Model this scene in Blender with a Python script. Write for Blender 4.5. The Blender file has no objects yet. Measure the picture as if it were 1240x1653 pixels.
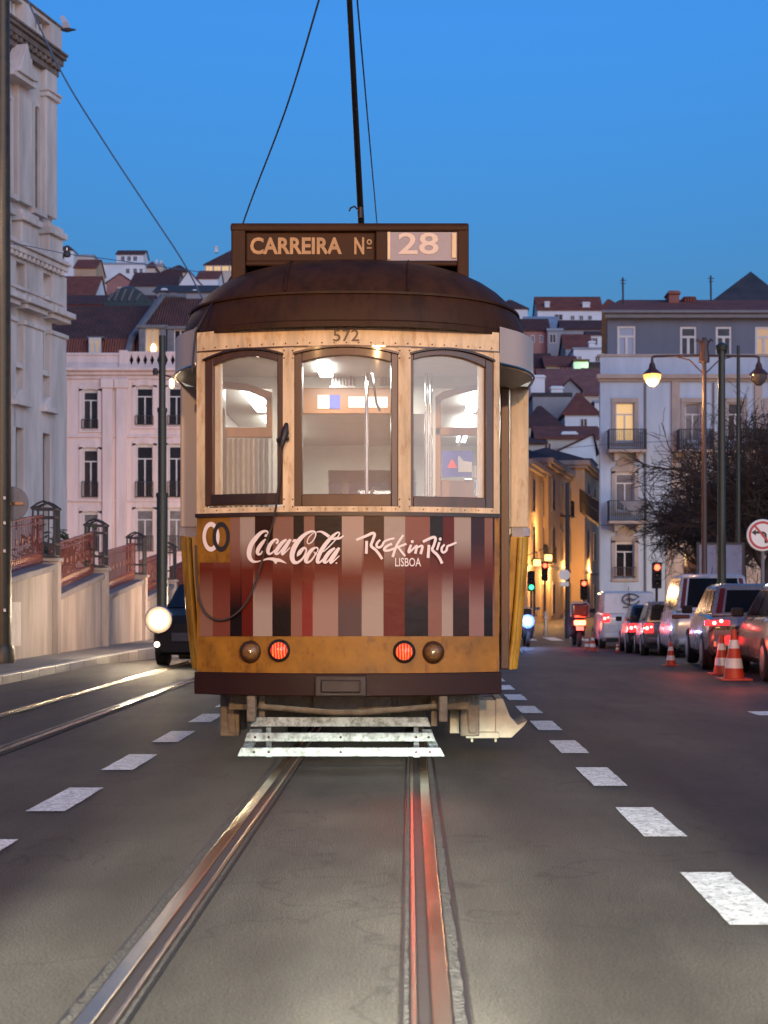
import bpy, math, random
from mathutils import Vector, Matrix
R = math.radians
random.seed(7)
S = bpy.context.scene
COL = S.collection
FPX, VX, VY, EYE = 2400.0, 662.0, 968.0, 1.14      # focal length in photo pixels, vanishing point of the street, eye height

# ---------------------------------------------------------------- camera, sky, exposure
cd = bpy.data.cameras.new("camera"); cam = bpy.data.objects.new("camera", cd); COL.objects.link(cam)
cam.location = (0, 0, EYE); cam.rotation_euler = (R(90), 0, 0)
cd.sensor_fit = 'VERTICAL'; cd.sensor_height = 36; cd.lens = FPX / 1653 * 36
cd.shift_x = -(VX - 620) / 1653; cd.shift_y = (VY - 826.5) / 1653
cd.clip_start = 0.1; cd.clip_end = 3000
cd.dof.use_dof = True; cd.dof.focus_distance = 10.6; cd.dof.aperture_fstop = 4.5
S.camera = cam
S.render.resolution_x = 768; S.render.resolution_y = 1024
S.view_settings.view_transform = 'Standard'; S.view_settings.look = 'None'
S.view_settings.exposure = 1.0; S.view_settings.gamma = 1
w = bpy.data.worlds.new("World"); S.world = w; w.use_nodes = True
nt = w.node_tree; nt.nodes.clear()
sky = nt.nodes.new('ShaderNodeTexSky'); sky.sky_type = 'NISHITA'; sky.sun_disc = False
SUN_EL, SUN_AZ = 6.0, 180.0          # the last glow, low behind the camera
sky.sun_elevation = R(SUN_EL); sky.sun_rotation = R(SUN_AZ); sky.ozone_density = 7.5; sky.air_density = 1.3; sky.dust_density = 0.3
mx = nt.nodes.new('ShaderNodeMix'); mx.data_type = 'RGBA'; mx.blend_type = 'MULTIPLY'; mx.inputs[0].default_value = 1
mx.inputs[7].default_value = (1, 1, 1, 1)
bg = nt.nodes.new('ShaderNodeBackground'); bg.inputs[1].default_value = 0.15
out = nt.nodes.new('ShaderNodeOutputWorld')
nt.links.new(sky.outputs[0], mx.inputs[6]); mx2 = nt.nodes.new('ShaderNodeMix'); mx2.data_type = 'RGBA'; mx2.blend_type = 'MULTIPLY'; mx2.inputs[0].default_value = 1; mx2.inputs[7].default_value = (2.0, 1.17, 1.0, 1)
nt.links.new(mx.outputs[2], mx2.inputs[6]); nt.links.new(mx2.outputs[2], bg.inputs[0]); nt.links.new(bg.outputs[0], out.inputs[0])
tcw = nt.nodes.new('ShaderNodeTexCoord'); sx = nt.nodes.new('ShaderNodeSeparateXYZ'); rmp = nt.nodes.new('ShaderNodeValToRGB')   # the anti-twilight band: denser, duller air towards the horizon
nt.links.new(tcw.outputs['Generated'], sx.inputs[0]); nt.links.new(sx.outputs['Z'], rmp.inputs[0]); nt.links.new(rmp.outputs[0], mx.inputs[7])
rmp.color_ramp.elements[0].position = .08; rmp.color_ramp.elements[0].color = (.57, .30, .25, 1); rmp.color_ramp.elements[1].position = .36; rmp.color_ramp.elements[1].color = (1.0, .97, 1.05, 1)
sd = bpy.data.lights.new("afterglow", 'SUN'); sd.energy = 0.75; sd.angle = R(50); sd.color = (.80, .87, 1.0)
so = bpy.data.objects.new("afterglow", sd); COL.objects.link(so)
so.rotation_euler = (R(90 - 16), 0, R(38))           # from behind the camera, on the right
S.cycles.use_denoising = True
S.cycles.max_bounces = 6; S.cycles.transparent_max_bounces = 12
S.cycles.sample_clamp_indirect = 4; S.cycles.caustics_reflective = False; S.cycles.caustics_refractive = False

# ---------------------------------------------------------------- helpers
def P(px, py, Y): return Vector(((px - VX) * Y / FPX, Y, EYE + (VY - py) * Y / FPX))
def XX(px, Y): return (px - VX) * Y / FPX
def ZZ(py, Y): return EYE + (VY - py) * Y / FPX
GP = [(-60, 0), (26, 0), (32, -.13), (38, -.30), (43, -.42), (52, -.46), (70, -.36), (90, -.05), (105, 0), (2000, 0)]
def gz(Y):
    for (a, za), (b, zb) in zip(GP, GP[1:]):
        if Y <= b:
            t = max(0, (Y - a) / (b - a)); return za + (zb - za) * t
    return 0
MATS = {}
def mat(name, c, rough=.6, metal=0., var=.0, vs=3., bump=0., bs=20., emit=None, es=0., spec=.5, coat=0., alpha=1, var2=None, streak=False, trans=0.):
    if name in MATS: return MATS[name]
    m = bpy.data.materials.new(name); m.use_nodes = True; n = m.node_tree; L = n.links
    b = n.nodes['Principled BSDF']
    b.inputs['Base Color'].default_value = (*c, 1); b.inputs['Roughness'].default_value = rough; b.inputs['Metallic'].default_value = metal
    b.inputs['Specular IOR Level'].default_value = spec; b.inputs['Coat Weight'].default_value = coat; b.inputs['Coat Roughness'].default_value = .08
    b.inputs['Alpha'].default_value = alpha; b.inputs['Transmission Weight'].default_value = trans
    tc = n.nodes.new('ShaderNodeTexCoord'); src = tc.outputs['Object']
    if streak:
        mp = n.nodes.new('ShaderNodeMapping'); mp.inputs['Scale'].default_value = (1, 1, .16); L.new(src, mp.inputs[0]); srcv = mp.outputs[0]
    else: srcv = src
    if var:
        no = n.nodes.new('ShaderNodeTexNoise'); no.inputs['Scale'].default_value = vs; no.inputs['Detail'].default_value = 8; no.inputs['Roughness'].default_value = .65
        L.new(srcv, no.inputs['Vector'])
        rp = n.nodes.new('ShaderNodeValToRGB'); rp.color_ramp.elements[0].position = .3; rp.color_ramp.elements[1].position = .7
        d = var2 or tuple(max(0, x * (1 - var)) for x in c)
        rp.color_ramp.elements[0].color = (*d, 1); rp.color_ramp.elements[1].color = (*[min(1, x * (1 + var * .35)) for x in c], 1)
        L.new(no.outputs[0], rp.inputs[0]); L.new(rp.outputs[0], b.inputs['Base Color'])
        mr = n.nodes.new('ShaderNodeMapRange'); mr.inputs[3].default_value = max(0, rough - .12); mr.inputs[4].default_value = min(1, rough + .12)
        L.new(no.outputs[0], mr.inputs[0]); L.new(mr.outputs[0], b.inputs['Roughness'])
    if bump:
        n2 = n.nodes.new('ShaderNodeTexNoise'); n2.inputs['Scale'].default_value = bs; n2.inputs['Detail'].default_value = 5; L.new(src, n2.inputs['Vector'])
        bp = n.nodes.new('ShaderNodeBump'); bp.inputs['Strength'].default_value = bump; bp.inputs['Distance'].default_value = .02
        L.new(n2.outputs[0], bp.inputs['Height']); L.new(bp.outputs[0], b.inputs['Normal'])
    if emit: b.inputs['Emission Color'].default_value = (*emit, 1); b.inputs['Emission Strength'].default_value = es
    MATS[name] = m; return m

class MB:
    def __init__(s): s.v = []; s.f = []; s.m = []; s.vc = None
    def quad(s, a, b, c, d, m=0):
        i = len(s.v); s.v += [tuple(a), tuple(b), tuple(c), tuple(d)]; s.f.append((i, i+1, i+2, i+3)); s.m.append(m); return s
    def poly(s, pts, m=0):
        i = len(s.v); s.v += [tuple(p) for p in pts]; s.f.append(tuple(range(i, i+len(pts)))); s.m.append(m); return s
    def box(s, x0, x1, y0, y1, z0, z1, m=0):
        i = len(s.v); s.v += [(x, y, z) for x in (x0, x1) for y in (y0, y1) for z in (z0, z1)]
        for f in ((0,1,3,2),(4,6,7,5),(0,4,5,1),(2,3,7,6),(0,2,6,4),(1,5,7,3)): s.f.append(tuple(i+k for k in f)); s.m.append(m)
        return s
    def prism(s, pts, d, m=0):
        """closed polygon (3-D points) extruded by vector d"""
        n = len(pts); i = len(s.v); s.v += [tuple(p) for p in pts] + [tuple(Vector(p) + Vector(d)) for p in pts]
        s.f.append(tuple(range(i, i+n))); s.m.append(m); s.f.append(tuple(range(i+2*n-1, i+n-1, -1))); s.m.append(m)
        for k in range(n): s.f.append((i+k, i+n+k, i+n+(k+1) % n, i+(k+1) % n)); s.m.append(m)
        return s
    def loft(s, rings, closed=True, caps=True, m=0):
        n = len(rings[0]); i = len(s.v)
        for r in rings: s.v += [tuple(p) for p in r]
        for a in range(len(rings)-1):
            for k in range(n if closed else n-1):
                k2 = (k+1) % n; s.f.append((i+a*n+k, i+a*n+k2, i+(a+1)*n+k2, i+(a+1)*n+k)); s.m.append(m)
        if caps and closed:
            s.f.append(tuple(i+k for k in reversed(range(n)))); s.m.append(m)
            s.f.append(tuple(i+(len(rings)-1)*n+k for k in range(n))); s.m.append(m)
        return s
    def tube(s, pts, r, n=8, m=0, caps=True):
        pts = [Vector(p) for p in pts]; rs = r if isinstance(r, (list, tuple)) else [r]*len(pts)
        rings = []; up = Vector((0, 0, 1)); prev = None
        for k, p in enumerate(pts):
            d = (pts[min(k+1, len(pts)-1)] - pts[max(k-1, 0)]).normalized()
            if prev is None: a = d.cross(up if abs(d.z) < .9 else Vector((1, 0, 0))).normalized()
            else: a = (prev - d * prev.dot(d)).normalized()
            prev = a; b = d.cross(a)
            rings.append([p + (a*math.cos(2*math.pi*j/n) + b*math.sin(2*math.pi*j/n))*rs[k] for j in range(n)])
        return s.loft(rings, True, caps, m)
    def lathe(s, prof, c, n=16, ax='z', m=0, caps=True):
        """profile [(r, h)] turned about an axis through c"""
        rings = []
        for r, h in prof:
            ring = []
            for j in range(n):
                a = 2*math.pi*j/n; u, v_ = r*math.cos(a), r*math.sin(a)
                q = {'z': (u, v_, h), 'y': (u, h, v_), 'x': (h, u, v_)}[ax]
                ring.append((c[0]+q[0], c[1]+q[1], c[2]+q[2]))
            rings.append(ring)
        return s.loft(rings, True, caps, m)
ORG = {}
def wloc(o):
    v = Vector((0, 0, 0))
    while o is not None: v += ORG.get(o.name, Vector((0, 0, 0))); o = o.parent
    return v
def tag(o, label=None, cat=None, group=None, kind=None):
    if label: o['label'] = label
    if cat: o['category'] = cat
    if group: o['group'] = group
    if kind: o['kind'] = kind
    return o
def thing(name, label, cat, loc=(0, 0, 0), group=None, rz=0):
    o = bpy.data.objects.new(name, None); COL.objects.link(o); o.location = loc; o.rotation_euler = (0, 0, rz)
    o.empty_display_size = .2; ORG[o.name] = Vector(loc); return tag(o, label, cat, group)
def build(name, mb, mats, parent=None, smooth=None, bevel=0, label=None, local=False):
    me = bpy.data.meshes.new(name)
    off = Vector((0, 0, 0)) if (local or parent is None) else wloc(parent)
    me.from_pydata([tuple(Vector(v) - off) for v in mb.v], [], mb.f)
    if not isinstance(mats, (list, tuple)): mats = [mats]
    for m in mats: me.materials.append(m)
    me.polygons.foreach_set('material_index', mb.m)
    if mb.vc:
        ca = me.color_attributes.new('print', 'FLOAT_COLOR', 'POINT')
        for k, c in enumerate(mb.vc): ca.data[k].color = (*c, 1)
    me.validate(); me.update()
    if smooth is not None:
        me.polygons.foreach_set('use_smooth', [True]*len(me.polygons)); me.set_sharp_from_angle(angle=R(smooth))
    o = bpy.data.objects.new(name, me); COL.objects.link(o); o.parent = parent
    if bevel:
        b = o.modifiers.new('bevel', 'BEVEL'); b.width = bevel; b.segments = 2; b.limit_method = 'ANGLE'; b.angle_limit = R(40)
    if label: o['label'] = label
    return o
def copy_tree(o, parent=None):
    c = o.copy(); COL.objects.link(c)
    if parent: c.parent = parent
    for ch in list(o.children): copy_tree(ch, c)
    return c
def lamp(kind, loc, energy, col, size=.1, rot=None, name='lamp_light', spot=None, blend=.6, parent=None):
    d = bpy.data.lights.new(name, kind); d.energy = energy; d.color = col
    if kind in ('POINT', 'SPOT'): d.shadow_soft_size = size
    if kind == 'SPOT': d.spot_size = R(spot); d.spot_blend = blend
    if kind == 'AREA': d.size = size
    o = bpy.data.objects.new(name, d); COL.objects.link(o); o.location = loc
    if rot is not None: o.rotation_euler = rot
    if parent:
        o.parent = parent; o.location = Vector(loc) - wloc(parent)
    return o
def aim(a, b): return (Vector(b) - Vector(a)).to_track_quat('-Z', 'Y').to_euler()
def text_mesh(string, fn, px0, px1, pyt, pyb, bold=.0, depth=None):
    """lettering fitted to a rectangle of the plane described by fn(px, py)"""
    cu = bpy.data.curves.new('t', 'FONT'); cu.body = string; cu.offset = bold; cu.resolution_u = 3
    o = bpy.data.objects.new('t', cu); COL.objects.link(o)
    me = o.to_mesh(); xs = [v.co.x for v in me.vertices]; ys = [v.co.y for v in me.vertices]
    a, b, c, d = min(xs), max(xs), min(ys), max(ys); mb = MB()
    for v in me.vertices: mb.v.append(tuple(fn(px0 + (v.co.x-a)/(b-a)*(px1-px0), pyb + (v.co.y-c)/(d-c)*(pyt-pyb))))
    for p in me.polygons: mb.f.append(tuple(p.vertices)); mb.m.append(0)
    o.to_mesh_clear(); bpy.data.objects.remove(o); bpy.data.curves.remove(cu); return mb
def catmull(pts, k=5):
    q = [pts[0]] + list(pts) + [pts[-1]]; r = []
    for i in range(1, len(q)-2):
        for j in range(k):
            t = j/k; r.append(tuple(.5*((2*b)+(-a+c)*t+(2*a-5*b+4*c-d)*t*t+(-a+3*b-3*c+d)*t**3) for a, b, c, d in zip(q[i-1], q[i], q[i+1], q[i+2])))
    r.append(tuple(pts[-1])); return r
def stroke(mb, pts, fn, ox, oy, sc, lift, k=5):
    """brush stroke: (x, y, width) points in a zoomed crop, laid on the surface fn(px, py, lift)"""
    c = catmull(pts, k); c = [(ox+x/sc, oy+y/sc, w_/sc) for x, y, w_ in c]; i0 = len(mb.v)
    for i, (x, y, w_) in enumerate(c):
        a = c[max(i-1, 0)]; b = c[min(i+1, len(c)-1)]; dx, dy = b[0]-a[0], b[1]-a[1]; L = math.hypot(dx, dy) or 1
        nx, ny = -dy/L*w_/2, dx/L*w_/2; l = lift + i*.00004
        mb.v += [tuple(fn(x+nx, y+ny, l)), tuple(fn(x-nx, y-ny, l))]
        if i: j = i0+2*i; mb.f.append((j-2, j-1, j+1, j)); mb.m.append(0)
def holes_wall(mb, x0, x1, z0, z1, Y, holes, depth=.3, m=0, flip=1):
    """front wall with real window openings and reveals"""
    xs = sorted({x0, x1, *[h[0] for h in holes], *[h[1] for h in holes]}); zs = sorted({z0, z1, *[h[2] for h in holes], *[h[3] for h in holes]})
    xs = [x for x in xs if x0 <= x <= x1]; zs = [z for z in zs if z0 <= z <= z1]
    for a, b in zip(xs, xs[1:]):
        for c, d in zip(zs, zs[1:]):
            cx, cz = (a+b)/2, (c+d)/2
            if any(h[0] < cx < h[1] and h[2] < cz < h[3] for h in holes): continue
            mb.quad((a, Y, c), (b, Y, c), (b, Y, d), (a, Y, d), m)
    for a, b, c, d in holes:
        e = Y+depth
        mb.quad((a, Y, c), (a, Y, d), (a, e, d), (a, e, c), m).quad((b, Y, c), (b, e, c), (b, e, d), (b, Y, d), m)
        mb.quad((a, Y, d), (b, Y, d), (b, e, d), (a, e, d), m).quad((a, Y, c), (a, e, c), (b, e, c), (b, Y, c), m)
# ---------------------------------------------------------------- materials
M = dict(
 asphalt=mat('asphalt', (.100, .089, .076), .66, var=.36, vs=1.2, bump=1.0, bs=140, spec=.3),
 ground=mat('ground', (.07, .062, .056), .8, var=.3, vs=.7, bump=.3, bs=40),
 pave=mat('pavement', (.16, .15, .145), .75, var=.35, vs=3, bump=.5, bs=30),
 kerb=mat('kerbstone', (.30, .29, .27), .45, var=.3, vs=5, bump=.4, bs=25),
 paint=mat('road_paint', (.84, .88, .82), .6, var=.45, vs=14, bump=.2, bs=60),
 steel=mat('polished_steel', (.46, .36, .25), .24, 1, var=.12, vs=1.5),
 groove=mat('groove_dirt', (.03, .022, .018), .55, var=.4, vs=20),
 lip=mat('worn_steel', (.35, .27, .2), .32, 1, var=.4, vs=12),
 tar=mat('joint_tar', (.012, .01, .01), .5), aggregate=mat('joint_concrete', (.065, .055, .046), .85, var=.7, vs=30, bump=1, bs=60),
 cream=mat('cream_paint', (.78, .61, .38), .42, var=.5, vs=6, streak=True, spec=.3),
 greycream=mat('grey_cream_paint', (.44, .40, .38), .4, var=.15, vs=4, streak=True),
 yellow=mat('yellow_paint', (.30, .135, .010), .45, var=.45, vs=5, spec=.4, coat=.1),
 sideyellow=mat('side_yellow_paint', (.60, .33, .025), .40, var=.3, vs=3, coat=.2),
 brown=mat('brown_roof_paint', (.044, .018, .006), .6, spec=.22, var=.35, vs=3, streak=True),
 boxbrown=mat('sign_box_paint', (.048, .020, .008), .6, spec=.2, var=.35, vs=6),
 skirt=mat('dark_red_skirt', (.022, .006, .005), .5, spec=.25, var=.3, vs=4),
 wood=mat('varnished_wood', (.075, .030, .012), .4, var=.5, vs=8, streak=True, coat=.3),
 darkwood=mat('dark_wood', (.028, .013, .009), .4, var=.4, vs=8),
 inwood=mat('interior_wood', (.30, .12, .03), .35, var=.3, vs=5, streak=True),
 inwhite=mat('interior_cream', (.62, .62, .56), .5, var=.12, vs=4),
 black=mat('black_rubber', (.012, .012, .012), .7), iron=mat('dark_iron', (.03, .022, .02), .5, .3, var=.4, vs=10),
 chrome=mat('chrome', (.7, .7, .7), .12, 1), gunk=mat('grimy_underframe', (.17, .15, .11), .6, var=.6, vs=9, bump=.5, bs=25),
 slat=mat('chipped_white_slats', (.42, .52, .50), .5, var=.6, vs=9, bump=.4, bs=30),
 letter=mat('tan_letters', (.44, .25, .11), .5, var=.35, vs=15), white=mat('white_lettering', (.80, .72, .68), .5),
 ink=mat('black_ink', (.015, .013, .015), .5), blue=mat('blue_poster', (.05, .08, .45), .5),
 redplastic=mat('glowing_red_print', (.45, .01, .01), .2, emit=(1, .05, .02), es=.4),
 amber=mat('amber_lens', (.20, .10, .025), .35, var=.6, vs=60, coat=.2),
)
def clear_glass(name, tint=(.95, .97, 1), ior_refl=.12, haze=.0):
    m = bpy.data.materials.new(name); m.use_nodes = True; n = m.node_tree; n.nodes.clear(); L = n.links
    o = n.nodes.new('ShaderNodeOutputMaterial'); t = n.nodes.new('ShaderNodeBsdfTransparent'); t.inputs[0].default_value = (*tint, 1)
    g = n.nodes.new('ShaderNodeBsdfGlossy'); g.inputs['Roughness'].default_value = .03; g.inputs[0].default_value = (1, 1, 1, 1)
    d = n.nodes.new('ShaderNodeBsdfDiffuse'); d.inputs[0].default_value = (.75, .70, .62, 1)
    fr = n.nodes.new('ShaderNodeLayerWeight'); fr.inputs[0].default_value = .35
    mu = n.nodes.new('ShaderNodeMath'); mu.operation = 'MULTIPLY_ADD'; mu.inputs[1].default_value = .8; mu.inputs[2].default_value = ior_refl; L.new(fr.outputs['Fresnel'], mu.inputs[0])
    a = n.nodes.new('ShaderNodeMixShader'); b = n.nodes.new('ShaderNodeMixShader')
    no = n.nodes.new('ShaderNodeTexNoise'); no.inputs['Scale'].default_value = 3; tc = n.nodes.new('ShaderNodeTexCoord'); L.new(tc.outputs['Object'], no.inputs['Vector'])
    mr = n.nodes.new('ShaderNodeMapRange'); mr.inputs[3].default_value = haze*.6; mr.inputs[4].default_value = haze*1.4; L.new(no.outputs[0], mr.inputs[0])
    L.new(mr.outputs[0], a.inputs[0]); L.new(t.outputs[0], a.inputs[1]); L.new(d.outputs[0], a.inputs[2])
    L.new(mu.outputs[0], b.inputs[0]); L.new(a.outputs[0], b.inputs[1]); L.new(g.outputs[0], b.inputs[2]); L.new(b.outputs[0], o.inputs[0])
    return m
M['glass'] = clear_glass('tram_glass', haze=.23, ior_refl=.02)
M['darkglass'] = mat('dark_window_glass', (.02, .022, .028), .08, spec=.8, var=.3, vs=1.5)
M['carglass'] = mat('car_glass', (.006, .006, .007), .16, spec=.12)
M['curtain'] = mat('curtained_glass', (.17, .16, .17), .25, spec=.5, var=.4, vs=2)
M['litglass'] = mat('lit_window', (.4, .3, .15), .3, emit=(1, .62, .25), es=.32)
M['dimlit'] = mat('dim_lit_window', (.3, .2, .12), .3, emit=(1, .6, .3), es=.16)
M['bluewin'] = mat('pale_blue_blind', (.30, .36, .46), .3)  # one even pale blue colour

def grime(m, scale, lo, hi, dark, stretch=.25):
    n = m.node_tree; b = n.nodes['Principled BSDF']; tc = [q for q in n.nodes if q.type == 'TEX_COORD'][0]
    mp = n.nodes.new('ShaderNodeMapping'); mp.inputs['Scale'].default_value = (1, 1, stretch); n.links.new(tc.outputs['Object'], mp.inputs[0])
    no = n.nodes.new('ShaderNodeTexNoise'); no.inputs['Scale'].default_value = scale; no.inputs['Detail'].default_value = 9; no.inputs['Roughness'].default_value = .7; n.links.new(mp.outputs[0], no.inputs['Vector'])
    r = n.nodes.new('ShaderNodeValToRGB'); r.color_ramp.elements[0].position = lo; r.color_ramp.elements[0].color = (*dark, 1); r.color_ramp.elements[1].position = hi; n.links.new(no.outputs[0], r.inputs[0])
    mm = n.nodes.new('ShaderNodeMix'); mm.data_type = 'RGBA'; mm.blend_type = 'MULTIPLY'; mm.inputs[0].default_value = 1; old = b.inputs['Base Color'].links[0].from_socket
    n.links.new(old, mm.inputs[6]); n.links.new(r.outputs[0], mm.inputs[7]); n.links.new(mm.outputs[2], b.inputs['Base Color'])
grime(M['cream'], 22, .36, .47, (.80, .68, .55), .3); grime(M['yellow'], 16, .34, .46, (.60, .52, .45), .5); grime(M['slat'], 26, .40, .52, (.45, .45, .40), 1); grime(M['sideyellow'], 14, .38, .5, (.6, .5, .4)); grime(M['brown'], 9, .38, .55, (.6, .6, .6))

# ---------------------------------------------------------------- ground, road, pavements
def strip(name, xs, ys, zoff, m, parent=None, kind='structure'):
    mb = MB(); i = 0
    for y in ys:
        for x in xs: mb.v.append((x, y, gz(y)+zoff))
    n = len(xs)
    for a in range(len(ys)-1):
        for b in range(n-1): mb.f.append((a*n+b, a*n+b+1, (a+1)*n+b+1, (a+1)*n+b)); mb.m.append(0)
    o = build(name, mb, m, parent)
    if kind: o['kind'] = kind
    return o
YS = [-60, 0, 10, 20, 26, 29, 32, 35, 38, 40.5, 43, 47, 52, 58, 64, 70, 80, 90, 105, 130, 400, 1500]
strip('ground', [-900, -60, -10, 0, 10, 60, 900], YS, -.006, M['ground'])
# asphalt with a worn, slightly polished lane
m = M['asphalt']; n = m.node_tree; b = n.nodes['Principled BSDF']
vo = n.nodes.new('ShaderNodeTexNoise'); vo.inputs['Scale'].default_value = 110; vo.inputs['Detail'].default_value = 2
tc = [q for q in n.nodes if q.type == 'TEX_COORD'][0]; n.links.new(tc.outputs['Object'], vo.inputs[0])
old = b.inputs['Base Color'].links[0].from_socket; mm = n.nodes.new('ShaderNodeMix'); mm.data_type = 'RGBA'; mm.blend_type = 'MULTIPLY'; mm.inputs[0].default_value = .8
rp = n.nodes.new('ShaderNodeValToRGB'); rp.color_ramp.elements[0].position = .35; rp.color_ramp.elements[0].color = (.3, .3, .3, 1); rp.color_ramp.elements[1].position = .66; rp.color_ramp.elements[1].color = (1.55, 1.5, 1.42, 1)
n.links.new(vo.outputs[0], rp.inputs[0]); n.links.new(old, mm.inputs[6]); n.links.new(rp.outputs[0], mm.inputs[7]); n.links.new(mm.outputs[2], b.inputs['Base Color'])
n = M['asphalt'].node_tree; b = n.nodes['Principled BSDF']; tc = [q for q in n.nodes if q.type == 'TEX_COORD'][0]
mp = n.nodes.new('ShaderNodeMapping'); mp.inputs['Scale'].default_value = (1, .22, 1); n.links.new(tc.outputs['Object'], mp.inputs[0])
st_ = n.nodes.new('ShaderNodeTexNoise'); st_.inputs['Scale'].default_value = 1.6; st_.inputs['Detail'].default_value = 7; st_.inputs['Roughness'].default_value = .6; n.links.new(mp.outputs[0], st_.inputs['Vector'])
sr2 = n.nodes.new('ShaderNodeValToRGB'); sr2.color_ramp.elements[0].position = .36; sr2.color_ramp.elements[0].color = (.62, .60, .58, 1); sr2.color_ramp.elements[1].position = .62; sr2.color_ramp.elements[1].color = (1.08, 1.06, 1.04, 1); n.links.new(st_.outputs[0], sr2.inputs[0])
vr = n.nodes.new('ShaderNodeTexVoronoi'); vr.feature = 'DISTANCE_TO_EDGE'; vr.inputs['Scale'].default_value = .55; n.links.new(tc.outputs['Object'], vr.inputs['Vector'])
wn = n.nodes.new('ShaderNodeTexNoise'); wn.inputs['Scale'].default_value = 3; n.links.new(tc.outputs['Object'], wn.inputs['Vector']); wa = n.nodes.new('ShaderNodeMix'); wa.data_type = 'RGBA'; wa.blend_type = 'LINEAR_LIGHT'; wa.inputs[0].default_value = .35; n.links.new(tc.outputs['Object'], wa.inputs[6]); n.links.new(wn.outputs['Color'], wa.inputs[7]); n.links.new(wa.outputs[2], vr.inputs['Vector'])
ck = n.nodes.new('ShaderNodeValToRGB'); ck.color_ramp.elements[0].position = .002; ck.color_ramp.elements[0].color = (.55, .55, .55, 1); ck.color_ramp.elements[1].position = .008; n.links.new(vr.outputs[0], ck.inputs[0])
old = b.inputs['Base Color'].links[0].from_socket
for src_, fac in ((sr2.outputs[0], 1), (ck.outputs[0], .8)):
    mm = n.nodes.new('ShaderNodeMix'); mm.data_type = 'RGBA'; mm.blend_type = 'MULTIPLY'; mm.inputs[0].default_value = fac; n.links.new(old, mm.inputs[6]); n.links.new(src_, mm.inputs[7]); old = mm.outputs[2]
n.links.new(old, b.inputs['Base Color'])
road = strip('road', [-5.5, -2, 0, 3, 9.2], YS[:17], 0, M['asphalt'])
# dashed lines of the tram lane, one sheet per dash; 1 m painted, 0.95 m gap
pm_ = M['paint']; n = pm_.node_tree; b = n.nodes['Principled BSDF']
no = n.nodes.new('ShaderNodeTexNoise'); no.inputs['Scale'].default_value = 45; no.inputs['Detail'].default_value = 6; no.inputs['Roughness'].default_value = .75; tc = [q for q in n.nodes if q.type == 'TEX_COORD'][0]; n.links.new(tc.outputs['Object'], no.inputs['Vector'])
cr_ = n.nodes.new('ShaderNodeValToRGB'); cr_.color_ramp.elements[0].position = .39; cr_.color_ramp.elements[1].position = .47; n.links.new(no.outputs[0], cr_.inputs[0])
mm = n.nodes.new('ShaderNodeMix'); mm.data_type = 'RGBA'; old = b.inputs['Base Color'].links[0].from_socket; mm.inputs[6].default_value = (.16, .145, .13, 1); n.links.new(cr_.outputs[0], mm.inputs[0]); n.links.new(old, mm.inputs[7]); n.links.new(mm.outputs[2], b.inputs['Base Color'])
def dash(x, y, L=1.0, wd=.21):
    mb = MB(); n = 8; pts = []
    for s_ in (0, 1):
        for k in range(n+1):
            t = k/n; yy = y + L*(t if s_ == 0 else 1-t); xx = x + (wd/2 if s_ == 0 else -wd/2) + random.uniform(-.004, .004); pts.append((xx, yy, gz(yy)+.006))
    mb.poly(pts); build('lane_dash', mb, M['paint'], road)
PITCH = 1.935
for k in range(-3, 18):
    y = 5.19 + k*PITCH
    if k > 11: continue
    dash(1.225, y)
    if k < 9: dash(-1.955, y+.85)
for y in (14.6,): mb = MB().quad((3.42, y, .006), (4.2, y, .006), (4.2, y+.5, .006), (3.42, y+.5, .006)); build('road_mark', mb, M['paint'], road)
for k in range(9):                                       # zebra crossing far down the street
    x = 2.4 + k*1.0; mb = MB().quad((x, 57, gz(57)+.006), (x+.5, 57, gz(57)+.006), (x+.5, 61, gz(61)+.008), (x, 61, gz(61)+.008)); build('crossing_stripe', mb, M['paint'], road)
for (x0, x1, y0, y1) in ((-.2, .35, 6.4, 6.6), (-3.0, -2.3, 8.2, 8.5), (2.2, 8.8, 23.2, 23.26)):   # tar patches
    mb = MB(); pts = []
    for k in range(14):
        a = k/14*2*math.pi; pts.append(((x0+x1)/2+(x1-x0)/2*math.cos(a)*random.uniform(.7, 1.1), (y0+y1)/2+(y1-y0)/2*math.sin(a)*random.uniform(.7, 1.1), .005))
mb.poly(pts)
# left pavement and kerb
mb = MB(); mb.box(-6.75, -5.62, -20, 60, -.05, .12); pv = build('pavement', mb, M['pave']); pv['kind'] = 'structure'
mb = MB(); y = -20
while y < 60:
    mb.box(-5.62+random.uniform(0, .008), -5.48, y, y+.98, -.6, .125+random.uniform(-.004, .004)); y += 1
kb = build('kerb', mb, M['kerb'], bevel=.015); kb['kind'] = 'structure'
mb = MB().box(9.2, 40, -10, 71, -.8, .05); o = build('square_pavement', mb, M['pave']); o['kind'] = 'structure'
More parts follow.
